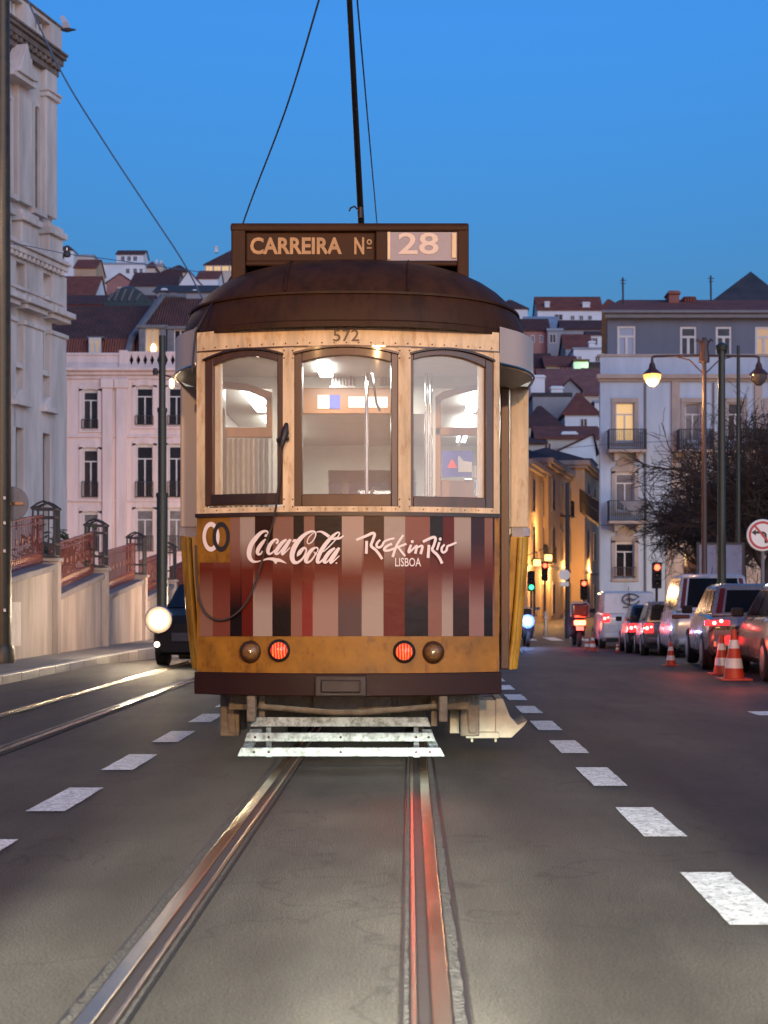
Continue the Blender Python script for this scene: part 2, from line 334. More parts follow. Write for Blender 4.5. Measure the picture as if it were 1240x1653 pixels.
# rails
def rail(xc, side, y0, y1, label):
    r = thing('tram_rail', label, 'rail', (xc, 10, 0), 'rails of the two tram tracks')
    def st(nm, a, b, z, m, jag=0):
        a, b = sorted((xc + side*a, xc + side*b)); mb = MB()
        if jag:
            y = y0; pa = []; pb = []
            while y < min(y1, 22):
                pa.append((a+(random.uniform(-jag, jag) if side < 0 else 0), y, z)); pb.append((b+(random.uniform(-jag, jag) if side > 0 else 0), y, z)); y += .07
            mb.loft([pa, pb], False, False)
        else: mb.box(a, b, y0, y1, -.05, z)
        build(nm, mb, m, r, bevel=.004 if nm in ('rail_head', 'guard_lip') else 0)
    st('tar_joint', -.085, .105, .008, M['tar']); st('rail_head', .0, .055, .020, M['steel']); st('rail_groove', -.04, -.001, .010, M['groove'])
    st('guard_lip', -.058, -.041, .019, M['lip']); st('concrete_edge', .060, .092, .0135, M['aggregate'], .006)
    st('concrete_edge', -.078, -.064, .0115, M['aggregate'], .003)
    return r
rail(-.84, -1, 2, 60, 'left rail of the track under the red tram')
rail(.06, 1, 2, 60, 'right rail of the track under the red tram')
rail(-4.0, -1, 2, 60, 'rail nearest the left kerb, shining from the headlight')
rail(-3.08, 1, 2, 60, 'inner rail of the left track, between its mate and the white dashes')
# ---------------------------------------------------------------- the tram
XC, YF, HW = -.432, 10.1, 1.053
def fY(u): return YF + .26*(abs(u)/HW)**2
def fcol(px):
    Y = YF
    for _ in range(6): X = XX(px, Y); Y = fY(X-XC)
    return X-XC, Y
def uP(px): return fcol(px)[0]
def zP(px, py): return ZZ(py, fcol(px)[1])
def fpt(u, z, o=0.):
    d = .52*u/HW**2; L = math.hypot(d, 1); return (XC+u+d/L*o, fY(u)-o/L, z)
def fpx(px, py, o=.006): u, Y = fcol(px); return fpt(u, ZZ(py, Y), o)
def fslab(mb, u0, u1, zb, zt, o0, o1, n=8, m=0):
    if not callable(zb): zb_ = zb; zb = lambda u: zb_
    if not callable(zt): zt_ = zt; zt = lambda u: zt_
    rings = []
    for k in range(n+1):
        u = u0+(u1-u0)*k/n; a, b = zb(u), zt(u); rings.append([fpt(u, a, o1), fpt(u, b, o1), fpt(u, b, o0), fpt(u, a, o0)])
    mb.loft(rings, m=m); return mb
tram = thing('tram', 'old yellow and cream tram on route 28 with striped soft drink advertisement', 'tram', (XC, 14, 0))
Z_LB = 2.865; Z_RIM = 3.0
# roof: domed, superellipse in plan
DX = .02; NE = 2.4; NH = 2.8; BH = .5
def se(t): c, s_ = math.cos(t), math.sin(t); return math.copysign(abs(c)**(2/NE), c), math.copysign(abs(s_)**(2/NE), s_)
def plan(t, rho=1, hw=1.28, L=1.18, Ya=11.22, Yb=17.0):
    c, s_ = se(t); return XC+DX+hw*rho*c, (Ya if s_ < 0 else Yb) + L*rho*s_
mb = MB(); NT = 64; rings = []
TT = [2*math.pi*(k+.5)/NT for k in range(NT)]
for rho in (1.0, .995, .985, .965, .94, .9, .85, .78, .7, .6, .48, .35, .2, .05):
    z = Z_RIM + .62*(max(0, 1-rho**NH))**BH; rings.append([(*plan(t, rho), z) for t in TT])
mb.loft(rings)
roof = build('roof', mb, M['brown'], tram, smooth=50)
mb = MB(); mb.loft([[(*plan(t, 1, 1.275+a, 1.175+a), z) for t in TT] for a, z in ((.0, 2.985), (.022, 2.985), (.022, 3.02), (.0, 3.035))], caps=False); build('roof_rim', mb, M['brown'], roof, smooth=40)
mb = MB()
for rho in (.955,):
    z = Z_RIM + .62*(1-rho**NH)**BH; mb.loft([[(*plan(t, rho, 1.28+a, 1.18+a), z+b) for t in TT] for a, b in ((-.01, .0), (.012, .004), (.012, .02), (-.02, .022))], caps=False)
for dx in (-.42, .42):                                   # raised seams of the roof sheet
    pts = []
    for k in range(9):
        y = 10.12+k*.16; v = (11.22-y)/1.2; r = ((abs(dx)/1.36)**NE+max(0, v)**NE)**(1/NE); pts.append((XC+dx, y, Z_RIM+.62*max(0, 1-r**NH)**BH+.004))
    mb.tube(pts, .009, 5)
build('roof_seam', mb, M['brown'], roof, smooth=40)
# letterboard over the windscreen and around the canopy
mb = MB(); fslab(mb, -HW, HW, Z_LB, 3.0, -.05, 0, 24)
lb = build('letterboard', mb, M['cream'], tram, smooth=30)
mb = MB(); fslab(mb, -HW, HW, Z_LB-.006, Z_LB+.004, 0, .006, 24); build('letterboard_moulding', mb, M['wood'], lb)
mb = MB()
for k in range(25):
    u = -1.0+k*2/24; x, y, z = fpt(u, Z_LB+.022, .002); mb.lathe([(.006, 0), (.004, -.004)], (x, y, z), 6, 'y')
build('rivet_row', mb, M['wood'], lb)
mb = text_mesh('572', lambda x, y: fpx(x, y, .004), 538, 580, 532, 551, .006); build('fleet_number', mb, M['darkwood'], lb)
for s_ in (-1, 1):
    ts = [t for t in TT if (math.cos(t)*s_ > 0) and (math.sin(t) > 0 or abs(se(t)[0]) > .79)]
    ts = sorted(ts, key=lambda t: math.sin(t)); path = [plan(t, 1, 1.335, 1.155) for t in ts if plan(t)[1] < 15 or True]
    path = [(XC+s_*(HW+.005), 10.37)] + [p for p in path if p[1] > 10.38]
    mb = MB(); mb.loft([[(x, y, z) for x, y in path] for z in (2.78, 3.045)], closed=False, caps=False)
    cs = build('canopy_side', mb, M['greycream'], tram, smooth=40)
    mb = MB(); q = [(x, y, 2.78) for x, y in path if y < 12.2] + [(XC+s_*HW, 12.2, 2.78)]; mb.poly(q); build('canopy_soffit', mb, M['inwhite'], cs); mb = MB(); mb.poly([(x, y, 3.04) for x, y, _ in q]); build('canopy_top', mb, M['brown'], cs)
    mb = MB(); mb.tube([(x, y, 2.785) for x, y in path], .012, 6); build('canopy_trim', mb, M['steel'], cs)
    if s_ > 0:
        mb = MB()
        for k in range(5): mb.box(XC+1.337, XC+1.345, 10.98+k*.05, 11.0+k*.05, 2.88, 2.95)
        build('side_vent', mb, M['iron'], cs)
# window zone of the rear end
WIN = [ # outer x0,x1, top y at x0, mid, x1, bottom ; glass x0,x1, top y (3), bottom
 (330, 457, 583, 565, 573, 815, 343, 447, 590, 575, 583, 797),
 (475, 643, 572, 560, 572, 817, 487, 632, 584, 573, 584, 797),
 (663, 797, 572, 565, 584, 820, 668, 785, 580, 574, 593, 802)]
def arc(xa, ya, ym, xb, yb):
    p = [(uP(xa), zP(xa, ya)), (uP((xa+xb)/2), zP((xa+xb)/2, ym)), (uP(xb), zP(xb, yb))]
    def f(u):
        r = 0
        for i in range(3):
            t = p[i][1]
            for j in range(3):
                if j != i: t *= (u-p[j][0])/(p[i][0]-p[j][0])
            r += t
        return r
    return f
Z_SILL = zP(562, 817); Z_BELT = zP(562, 826); Z_PAN = zP(562, 832.5); Z_YB = zP(562, 1087); Z_SK = zP(562, 1124)
body = MB()
for a, b in ((318, 330), (457, 475), (643, 663), (797, 806)): fslab(body, uP(a), uP(b), Z_BELT, Z_LB, -.06, .004, 3)
fslab(body, -HW, HW, Z_BELT, Z_SILL, -.06, .0, 24)
for W_ in WIN: fslab(body, uP(W_[0]), uP(W_[1]), arc(W_[0], W_[2], W_[3], W_[1], W_[4]), Z_LB, -.06, -.002, 14)
build('window_surround', body, M['cream'], tram, smooth=30)
mb = MB()
for a, b in ((459, 473), (645, 661), (320, 328), (799, 804)):
    for py in ((566, 578, 806, 818) if a in (459, 645) else ()):
        for px in (a, b): x, y, z = fpx(px, py, .006); mb.lathe([(.006, 0), (.003, -.005)], (x, y, z), 6, 'y')
for k in range(22): x, y, z = fpt(-1+k*2/21, Z_BELT+.02, .002); mb.lathe([(.005, 0), (.003, -.004)], (x, y, z), 6, 'y')
build('pillar_rivets', mb, M['wood'], tram)
for i, W_ in enumerate(WIN):
    a, b, y0, ym, y1, yb, ga, gb, g0, gm, g1, gy = W_
    ao, ai = arc(a, y0, ym, b, y1), arc(ga, g0, gm, gb, g1); zb, zg = zP((a+b)/2, yb), zP((a+b)/2, gy)
    mb = MB(); fslab(mb, uP(a), uP(ga), zb, ao, -.06, -.006, 3); fslab(mb, uP(gb), uP(b), zb, ao, -.06, -.006, 3)
    fslab(mb, uP(ga), uP(gb), ai, ao, -.06, -.007, 14); fslab(mb, uP(ga), uP(gb), zb, zg, -.06, -.007, 8)
    fr = build('window_frame', mb, M['wood'] if i == 1 else M['wood'], tram, smooth=30, bevel=.004)
    mb = MB(); fslab(mb, uP(a)-.005, uP(b)+.005, lambda u: ao(u), lambda u: ao(u)+.014, -.02, .016, 16); build('drip_moulding', mb, M['darkwood'] if i != 1 else M['wood'], fr, smooth=40)
    mb = MB(); n_ = 10; rows = []
    for k in range(n_+1): u = uP(ga)+(uP(gb)-uP(ga))*k/n_; rows.append([fpt(u, zg, -.035), fpt(u, ai(u), -.035)])
    mb.loft(rows, False, False); build('pane', mb, M['glass'], fr, smooth=60)
    if i == 0:                                            # pale inner guide and the dark bottom rail
        mb = MB(); fslab(mb, uP(343), uP(352), zg, lambda u: ai(u), -.065, -.036, 2); build('inner_guide', mb, M['cream'], fr)
        mb = MB(); fslab(mb, uP(341), uP(450), zb+.01, zg, -.02, .003, 6); build('bottom_rail', mb, M['darkwood'], fr)
    if i == 2: mb = MB(); fslab(mb, uP(777), uP(785), zg, lambda u: ai(u), -.065, -.036, 2); build('inner_guide', mb, M['cream'], fr)
# lower panel
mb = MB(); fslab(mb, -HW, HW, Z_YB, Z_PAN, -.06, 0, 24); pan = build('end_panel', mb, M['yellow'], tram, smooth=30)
mb = MB(); fslab(mb, -HW-.004, HW+.004, Z_PAN, Z_BELT, -.05, .016, 24); build('belt_moulding', mb, M['darkwood'], tram, smooth=30)
mb = MB(); fslab(mb, -HW-.01, HW+.01, Z_SK, Z_YB, -.06, .02, 24); sk = build('skirt', mb, M['skirt'], tram, smooth=30, bevel=.006)
mb = MB(); x0, y0, _ = fpt(uP(510), 0, .02); x1 = fpt(uP(592), 0, .02)[0]; mb.box(x0, x1, 10.02, 10.08, Z_SK+.002, Z_YB-.012); mb.box(x0+.04, x1-.04, 10.0, 10.02, Z_SK+.03, Z_YB-.04)
build('coupler_cover', mb, M['iron'], sk, bevel=.02)
# the striped advertisement: printed colours that fade into one another down the sheet
G_, D_, RD, PK, BR = (.34, .27, .22), (.008, .004, .004), (.10, .010, .005), (.22, .115, .08), (.024, .008, .004)
TOP = [(323, PK), (388, G_), (412, BR), (441, PK), (474, D_), (491, PK), (508, D_), (552, (.38, .28, .22)), (587, BR), (620, G_), (654, (.22, .085, .055)), (694, D_), (715, RD), (733, G_), (760, (.03, .01, .014)), (782, (.22, .10, .07)), (795, D_), (798, None)]
BOT = [(323, PK), (344, (.16, .045, .03)), (372, D_), (391, RD), (409, G_), (440, D_), (470, (.22, .10, .07)), (488, (.2, .025, .02)), (505, (.30, .19, .15)), (546, (.07, .04, .04)), (584, G_), (619, RD), (653, D_), (691, (.22, .10, .07)), (713, G_), (731, BR), (757, (.25, .14, .12)), (781, D_), (795, PK), (798, None)]
MIDR = (.115, .018, .008)
def pick(tab, x):
    c = tab[0][1]
    for a, col in tab:
        if x >= a and col: c = col
    return c
mb = MB(); mb.vc = []
ys = [833, 870, 895, 908, 920, 932, 945, 960, 985, 1027]
xs = sorted({a for a, _ in TOP} | {a for a, _ in BOT})
mixc = lambda a, b, t: tuple(x+(y-x)*t for x, y in zip(a, b))
for a, b in zip(xs, xs[1:]):
    ct, cb = pick(TOP, (a+b)/2), pick(BOT, (a+b)/2); seed = random.Random(int(a)).uniform(-10, 10)
    for c_, d_ in zip(ys, ys[1:]):
        if b <= 387.5 and d_ <= 908: continue
        i = len(mb.v)
        for px, py in ((a, c_), (b, c_), (b, d_), (a, d_)):
            q = py+seed; mb.v.append(fpx(px, py, .004))
            t1 = min(1, max(0, (q-872)/46)); t2 = min(1, max(0, (q-925)/50)); bright = lambda c: sum(c) > 1.2
            mid = mixc(MIDR, cb if bright(cb) else ct, .35 if (bright(cb) or bright(ct)) else .0)
            mb.vc.append(mixc(mixc(ct, mid, t1), cb, t2))
        mb.f.append((i, i+1, i+2, i+3)); mb.m.append(0)
pm = mat('printed_sheet', (.5, .5, .5), .34, spec=.2, coat=.04, bump=.12, bs=14); n = pm.node_tree; at = n.nodes.new('ShaderNodeVertexColor'); at.layer_name = 'print'; n.links.new(at.outputs[0], n.nodes['Principled BSDF'].inputs['Base Color'])
ad = build('advertisement', mb, pm, pan)
def ring_logo(cx, cy, m, lift, a0=0, a1=360):
    mb = MB(); rows = []
    for k in range(41):
        a = R(a0+(a1-a0)*k/40); c, s_ = math.cos(a), math.sin(a)
        rows.append([fpx(cx+13.8*c, cy+24*s_, lift), fpx(cx+8.2*c, cy+16.5*s_, lift)])
    mb.loft(rows, False, False); build('ring_emblem', mb, m, pan, smooth=60)
ring_logo(341.5, 866.5, M['white'], .0060); ring_logo(358, 866.5, M['ink'], .0072)
def strokes(name, lst, ox, oy, sc, base=.0085, polys=(), m=None):
    mb = MB()
    for k, st in enumerate(lst): stroke(mb, st, fpx, ox, oy, sc, base+k*.0012)
    for k, pl in enumerate(polys): mb.poly([fpx(ox+x/sc, oy+y/sc, base+.0004+k*.0003) for x, y in pl])
    build(name, mb, m or M['white'], ad, smooth=60)
strokes('drink_script', [
 [(555,180,20),(548,125,45),(480,110,55),(380,160,80),(260,290,105),(160,440,112),(118,600,112),(132,730,100),(200,815,72),(290,830,42),(380,812,28),(450,790,38),(560,762,50),(660,765,72),(740,785,85),(830,795,75),(920,830,45),(1000,870,6)],
 [(505,295,34),(430,385,80),(350,500,92),(315,600,85),(345,655,60),(400,635,42),(435,575,24)],
 [(560,325,18),(545,400,26),(520,460,18)],
 [(758,405,60),(800,340,48),(755,302,48),(680,345,70),(600,450,88),(562,570,88),(590,645,60),(660,620,42),(760,520,22)],
 [(1000,305,45),(900,380,82),(800,510,92),(745,615,80),(790,645,50),(860,580,34),(960,450,34),(1050,330,40)],
 [(1095,300,60),(1000,450,84),(915,590,84),(905,655,60),(960,620,36),(1090,490,24)]], 395, 850, 14.59,
 polys=([(500,175),(555,185),(525,250),(475,235)], [(1120,360),(1162,298),(1232,298),(1190,375)], [(660,790),(820,800),(742,885)]))
strokes('drink_script', [
 [(155,705,14),(205,625,95),(290,525,70),(340,505,48),(370,560,38),(340,660,40),(270,770,46),(170,845,62),(85,838,92),(40,740,112),(52,600,118),(120,440,118),(230,290,100),(340,190,78),(450,130,60),(550,118,46),(592,170,34),(568,270,28),(500,368,28),(430,408,26),(392,370,26),(422,275,28),(495,190,24),(556,152,18)],
 [(608,135,24),(700,120,40),(790,160,66),(905,240,74)],
 [(965,305,26),(1060,282,66),(1150,278,52),(1245,215,34)],
 [(632,600,22),(640,520,34),(590,498,38),(490,560,80),(400,690,92),(362,800,92),(400,845,60),(480,805,44),(560,700,36),(612,600,34)],
 [(545,590,16),(590,650,22),(640,648,16)],
 [(770,600,22),(900,480,28),(1040,330,28),(1130,210,34),(1142,150,34),(1080,152,44),(960,260,80),(820,420,94),(705,600,98),(645,750,90),(635,840,70),(700,835,50),(800,735,34)],
 [(1040,505,44),(930,590,82),(830,720,94),(790,820,84),(830,850,50),(900,790,34),(1000,645,34),(1100,525,40)],
 [(1140,500,58),(1045,660,82),(955,790,82),(945,855,60),(1010,815,36),(1145,690,24)]], 470, 850, 14.59, base=.0165, polys=([(1050,850),(1085,840),(1095,870),(1060,880)],))
strokes('festival_script', [
 [(70,300,52),(300,205,62),(430,148,62),(478,180,62),(440,300,62),(402,430,62),(500,520,62),(580,620,60),(645,725,54)],
 [(302,320,60),(294,605,62)],
 [(602,295,42),(540,360,52),(520,430,52),(570,468,52),(640,430,52),(690,340,50),(780,295,50),(915,262,44)],
 [(865,385,60),(780,420,54),(700,480,62),(702,530,62),(800,530,52),(960,470,52),(1180,385,50)],
 [(1112,190,50),(985,380,54),(925,520,56),(875,680,60)], [(1000,465,48),(1080,570,52),(1150,660,44)]], 570, 850, 13.78, base=.0085)
strokes('festival_script', [
 [(180,405,52),(142,500,60),(125,575,56),(200,520,46),(295,432,50),(300,470,54),(268,605,62)],
 [(300,480,34),(395,432,50),(425,460,56),(385,615,62)],
 [(435,345,58),(560,280,62),(680,238,62),(712,290,62),(675,420,58),(642,520,62),(740,620,62),(810,720,62),(858,825,60)],
 [(568,410,62),(548,700,66)], [(798,350,50),(742,525,50)],
 [(912,400,40),(852,470,52),(848,550,52),(890,578,52),(948,530,52),(972,445,50),(1050,410,50),(1170,358,44)]], 650, 850, 13.78, base=.0175,
 polys=([(170,320),(205,300),(240,320),(232,355),(200,375),(172,355)], [(790,260),(820,238),(850,262),(848,300),(820,325),(788,298)]))
mb = text_mesh('LISBOA', lambda x, y: fpx(x, y, .0135), 637.5, 679, 900.5, 914.5, .01); build('city_lettering', mb, M['white'], ad)
# lamps
red = mat('lit_red_lens', (.5, .02, .01), .15, emit=(1, .05, .02), es=1); n = red.node_tree
wv = n.nodes.new('ShaderNodeTexWave'); wv.inputs['Scale'].default_value = 16; wv.inputs['Distortion'].default_value = 3; tc = n.nodes.new('ShaderNodeTexCoord'); n.links.new(tc.outputs['Object'], wv.inputs['Vector'])
rp = n.nodes.new('ShaderNodeValToRGB'); rp.color_ramp.elements[0].color = (.8, .015, .01, 1); rp.color_ramp.elements[1].color = (1, .30, .08, 1); rp.color_ramp.elements[0].position = .35; n.links.new(wv.outputs[0], rp.inputs[0]); n.links.new(rp.outputs[0], n.nodes['Principled BSDF'].inputs['Emission Color'])
n.nodes['Principled BSDF'].inputs['Emission Strength'].default_value = .55
for px, py, lit in ((405, 1052, 0), (451, 1050, 1), (652.5, 1052, 1), (699, 1053, 0)):
    x, y, z = fpx(px, py, 0); mb = MB(); mb.lathe([(.078, 0), (.078, -.012), (.066, -.03), (.058, -.034), (.056, -.02)], (x, y, z), 24, 'y')
    t = build('tail_lamp', mb, M['iron'] if lit else mat('lamp_bezel', (.12, .06, .03), .3, .6, var=.4, vs=20), tram, smooth=40)
    mb = MB(); mb.lathe([(.058, -.026), (.050, -.040), (.034, -.050), (.014, -.056), (.002, -.057)], (x, y, z), 24, 'y'); build('lens', mb, red if lit else M['amber'], t, smooth=60)
    if lit: lamp('SPOT', (x, y-.07, z), 9 if px > 600 else 1.5, (1, .05, .03), .05, aim((x, y, z), (x+.04, 4.5, 0)), 'tail_lamp_light', 50, .8, parent=t)
    if not lit: mb = MB(); mb.lathe([(.012, -.056), (.010, -.066), (.002, -.068)], (x, y, z), 10, 'y'); build('lens_screw', mb, M['steel'], t, smooth=60)
# saloon body behind the open platform: corner posts, sides
def hwz(z): return 1.26 + .10*min(1, max(0, (z-.55)/1.0))**.7
for s_ in (-1, 1):
    def ring(z, extra=0): h = hwz(z)+extra; return [(XC+s_*(h-.145), 11.56, z), (XC+s_*(h-.05), 11.545, z), (XC+s_*(h-.012), 11.57, z), (XC+s_*h, 11.63, z), (XC+s_*h, 17.0, z)]
    mb = MB(); mb.loft([ring(z) for z in (.60, .75, .9, 1.1, 1.3, 1.5, 1.63)], False, False); sp = build('side_panel', mb, M['sideyellow'], tram, smooth=50)
    mb = MB(); mb.tube([(XC+s_*(hwz(z)-.07), 11.53, z) for z in (.6, .8, 1, 1.3, 1.62)], .022, 8); build('grab_rail', mb, M['sideyellow'], sp, smooth=60)
    mb = MB(); mb.loft([ring(z, e) for z, e in ((1.63, 0), (1.635, .012), (1.69, .012), (1.70, 0))], False, False); build('waist_cap', mb, M['greycream'], sp, smooth=40)
    mb = MB(); mb.box(*sorted((XC+s_*(1.36-.15), XC+s_*1.355)), 11.56, 11.70, 1.70, 2.80)
    for k in range(1, 6): mb.box(*sorted((XC+s_*1.30, XC+s_*1.355)), 11.6+k*1.06, 11.70+k*1.06, 1.70, 2.80)
    mb.box(*sorted((XC+s_*1.30, XC+s_*1.357)), 11.7, 17, 1.70, 1.76); mb.box(*sorted((XC+s_*1.30, XC+s_*1.358)), 11.7, 17, 2.6, 2.80)
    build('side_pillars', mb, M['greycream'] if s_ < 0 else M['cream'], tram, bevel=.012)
    for k in range(5): mb = MB().quad((XC+s_*1.33, 11.7+k*1.06, 1.76), (XC+s_*1.33, 12.66+k*1.06, 1.76), (XC+s_*1.33, 12.66+k*1.06, 2.6), (XC+s_*1.33, 11.7+k*1.06, 2.6)); build('side_window', mb, M['glass'], tram)
    # platform doorway: black strip drawn for the shade in the gap, wooden post, step
    mb = MB(); mb.box(*sorted((XC+s_*1.045, XC+s_*1.12)), 11.50, 11.56, .55, 2.78); build('dark_gap_strip', mb, M['black'], tram)
    mb = MB(); mb.box(*sorted((XC+s_*1.13, XC+s_*1.20)), 11.49, 11.56, .60, 2.78); build('door_post', mb, M['wood'], tram, bevel=.01)
    mb = MB(); mb.box(*sorted((XC+s_*.99, XC+s_*1.048)), 10.40, 10.48, Z_BELT, 2.8); build('corner_post', mb, M['cream'], tram, bevel=.01)
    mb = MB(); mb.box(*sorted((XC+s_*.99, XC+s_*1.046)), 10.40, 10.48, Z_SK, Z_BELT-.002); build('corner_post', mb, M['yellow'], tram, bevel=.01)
    mb = MB()
    mb.box(*sorted((XC+s_*.99, XC+s_*1.03)), 10.45, 11.48, .55, 1.5); mb.box(*sorted((XC+s_*.99, XC+s_*1.03)), 10.45, 11.48, 2.6, 2.78)
    for y in (10.45, 10.95, 11.42): mb.box(*sorted((XC+s_*.99, XC+s_*1.032)), y, y+.06, 1.5, 2.6)
    dr = build('platform_door', mb, M['wood'], tram)
    mb = MB().quad((XC+s_*1.01, 10.51, 1.5), (XC+s_*1.01, 11.42, 1.5), (XC+s_*1.01, 11.42, 2.6), (XC+s_*1.01, 10.51, 2.6)); build('door_pane', mb, M['glass'], dr)
x, y, z = (XC-1.36, 10.92, 2.72); mb = MB(); mb.lathe([(.004, -.04), (.02, -.025), (.02, .025), (.004, .04)], (XC-1.33, 11.0, 2.74), 12); build('marker_lamp', mb, mat('lit_bulb', (.8, .6, .3), .3, emit=(1, .72, .35), es=1.6), tram, smooth=60)
# far end of the tram (the driver's end) and the interior
mb = MB(); mb.box(XC-1.3, XC+1.3, 17.0, 17.1, .6, 1.65); mb.box(XC-1.0, XC+1.0, 17.9, 17.95, .5, 1.7); build('front_panel', mb, M['yellow'], tram)
mb = MB()
for u in (-1.0, -.38, .32, .94): mb.box(XC+u, XC+u+.07, 17.9, 17.96, 1.7, 2.78)
mb.box(XC-1.0, XC+1.0, 17.89, 17.95, 2.55, 2.9); mb.box(XC-1.3, XC-.5, 17.0, 17.08, 1.65, 2.9); mb.box(XC+.5, XC+1.3, 17.0, 17.08, 1.65, 2.9); mb.box(XC-.5, XC+.5, 16.99, 17.07, 2.62, 2.9)
mb.prism([(XC-.35, 17.85, 1.7), (XC-.31, 17.85, 1.7), (XC+.02, 17.85, 2.5), (XC-.02, 17.85, 2.5)], (0, .03, 0))
build('front_pillars', mb, M['inwhite'], tram)
mb = MB().quad((XC-1, 17.92, 1.7), (XC+1, 17.92, 1.7), (XC+1, 17.92, 2.55), (XC-1, 17.92, 2.55)); build('windscreen', mb, M['glass'], tram)
mb = MB().box(XC-1.28, XC+1.28, 11.6, 17, .84, .88); mb.box(XC-1.0, XC+1.0, 10.45, 11.6, .72, .76); mb.box(XC-.98, XC+.98, 17, 17.9, .72, .76); build('floor', mb, M['darkwood'], tram)
mb = MB().box(XC-1.3, XC+1.3, 11.62, 17, 2.90, 2.93); mb.box(XC-1.02, XC+1.02, 10.42, 11.48, 2.86, 2.89); build('ceiling', mb, M['inwhite'], tram)
YB = 11.5
q = lambda px, py: P(px, py, YB)
mb = MB()
def bx(mb, x0, x1, ya, yb, d0=0, d1=.05, m=0, Y=YB): a, b = P(x0, yb, Y), P(x1, ya, Y); return mb.box(a.x, b.x, Y+d0, Y+d1, a.z, b.z, m)
bx(mb, 345, 485, 566, 626); bx(mb, 485, 640, 566, 626); bx(mb, 640, 790, 566, 626); bx(mb, 440, 482, 626, 1010); bx(mb, 690, 703, 626, 1010); bx(mb, 640, 690, 626, 668)
bx(mb, 352, 440, 707, 1010, .01, .04)
bulk = build('bulkhead', mb, M['inwhite'], tram)
mb = MB()
bx(mb, 485, 640, 626, 668, -.01, .04); bx(mb, 340, 440, 690, 706, -.012, .05); bx(mb, 703, 790, 690, 703, -.012, .05)
bx(mb, 430, 440, 640, 690, -.012, .05); bx(mb, 703, 712, 640, 1000, -.012, .05); bx(mb, 632, 640, 668, 1000, -.012, .05); bx(mb, 481, 488, 668, 1000, -.012, .05); bx(mb, 712, 790, 775, 1000, -.0, .04)
for (x0, x1, pts) in ((340, 440, ((340, 620, 632), (365, 616, 627), (400, 620, 631), (425, 628, 641), (440, 634, 655))), (703, 790, ((703, 640, 660), (715, 632, 645), (735, 627, 637), (765, 622, 630), (790, 621, 628)))):
    rings = [[tuple(P(x, a, YB)+Vector((0, d, 0))) for a, d in ((t, -.012), (b_, -.012), (b_, .05), (t, .05))] for x, t, b_ in pts]; mb.loft(rings)
build('bulkhead_trim', mb, M['inwood'], bulk, bevel=.006)
mb = MB()
for k in range(10): bx(mb, 354+k*8.4, 358+k*8.4, 708, 1000, -.006, .01)
build('slatted_blind', mb, mat('blind', (.20, .16, .13), .6, var=.2), bulk)
mb = MB()
for k in range(7): bx(mb, 536+k*5.2, 539.4+k*5.2, 604, 623, -.02, 0); bx(mb, 614+k*5.2, 617.4+k*5.2, 604, 623, -.02, 0)
bx(mb, 533, 574, 601, 604, -.02, 0); bx(mb, 533, 574, 623, 626, -.02, 0); build('vent_grille', mb, M['chrome'], bulk)
mb = MB(); bx(mb, 513, 532, 638, 660, -.018, -.012); build('notice', mb, M['inwhite'], bulk)
mb = MB(); bx(mb, 532, 549, 638, 660, -.018, -.012); build('notice', mb, M['blue'], bulk)
mb = MB(); bx(mb, 563, 626, 641, 658, -.018, -.012); build('notice', mb, mat('white_notice', (.85, .88, .88), .5), bulk)
mb = MB(); bx(mb, 714, 764, 728, 770, -.012, -.002); nb = build('notice', mb, M['blue'], bulk, label='blue door notice with a red triangle and a white pictogram')
mb = MB(); mb.poly([P(722, 755, YB-.016), P(738, 755, YB-.016), P(730, 740, YB-.016)]); build('red_triangle', mb, M['redplastic'], nb)  # printed triangle with a faint red glow put into its colour
mb = MB(); mb.poly([tuple(P(x, y, YB-.016)) for x, y in ((740, 762), (762, 762), (762, 746), (748, 744), (741, 735), (739, 738))]); build('white_pictogram', mb, M['white'], nb)
mb = MB()
for px in (688, 695.5, 592, 474): mb.tube([P(px, 600, 11.3), P(px, 1050, 11.3)], .014, 8)
mb.tube([P(600, 600, 10.9), P(608, 652, 10.9), P(614, 664, 10.9)], .01, 6)
mb.tube([(XC-.9, 13, 2.62), (XC-.9, 16.6, 2.62)], .013, 6); mb.tube([(XC+.9, 13, 2.62), (XC+.9, 16.6, 2.62)], .013, 6)
build('stanchions', mb, M['chrome'], tram, smooth=60)
for k in range(5):
    for u in (-.85, .45):
        y = 12.3+k*.92; mb = MB().box(XC+u, XC+u+.42*2*.5+.38, y, y+.42, 1.28, 1.36); mb.prism([(XC+u, y+.40, 1.3), (XC+u, y+.46, 1.3), (XC+u, y+.56, 1.85), (XC+u, y+.50, 1.85)], (.8, 0, 0)); build('seat', mb, M['inwood'], tram, bevel=.02)
tube_m = mat('fluorescent_tube', (.9, .9, .9), .4, emit=(.95, .97, .92), es=8)
for x_, y0, y1, z in ((XC+.98, 11.9, 13.4, 2.86), (XC-.90, 11.9, 13.4, 2.86), (XC+.98, 14.2, 16, 2.86), (XC-.90, 14.2, 16, 2.86), (XC-.2, 10.75, 11.25, 2.85)):
    mb = MB().box(x_-.05, x_+.05, y0, y1, z-.03, z); build('ceiling_light', mb, tube_m, tram, bevel=.01)
for y, e in ((10.95, 14), (12.8, 18), (15.2, 18)):
    l = lamp('AREA', (XC, y, 2.80), e, (1, .93, .80), .7, (0, 0, 0), 'tram_ceiling_lamp', parent=tram)
mb = MB(); mb.lathe([(.16, .76), (.16, 1.62), (.13, 1.68), (.02, 1.70)], (XC+.72, 10.95, 0), 16); mb.tube([(XC+.72, 10.95, 1.70), (XC+.72, 10.95, 1.78), (XC+.62, 10.88, 1.80)], .018, 8); mb.lathe([(.03, 1.78), (.035, 1.86), (.01, 1.90)], (XC+.62, 10.88, 0), 10); build('controller', mb, M['iron'], tram, smooth=40)
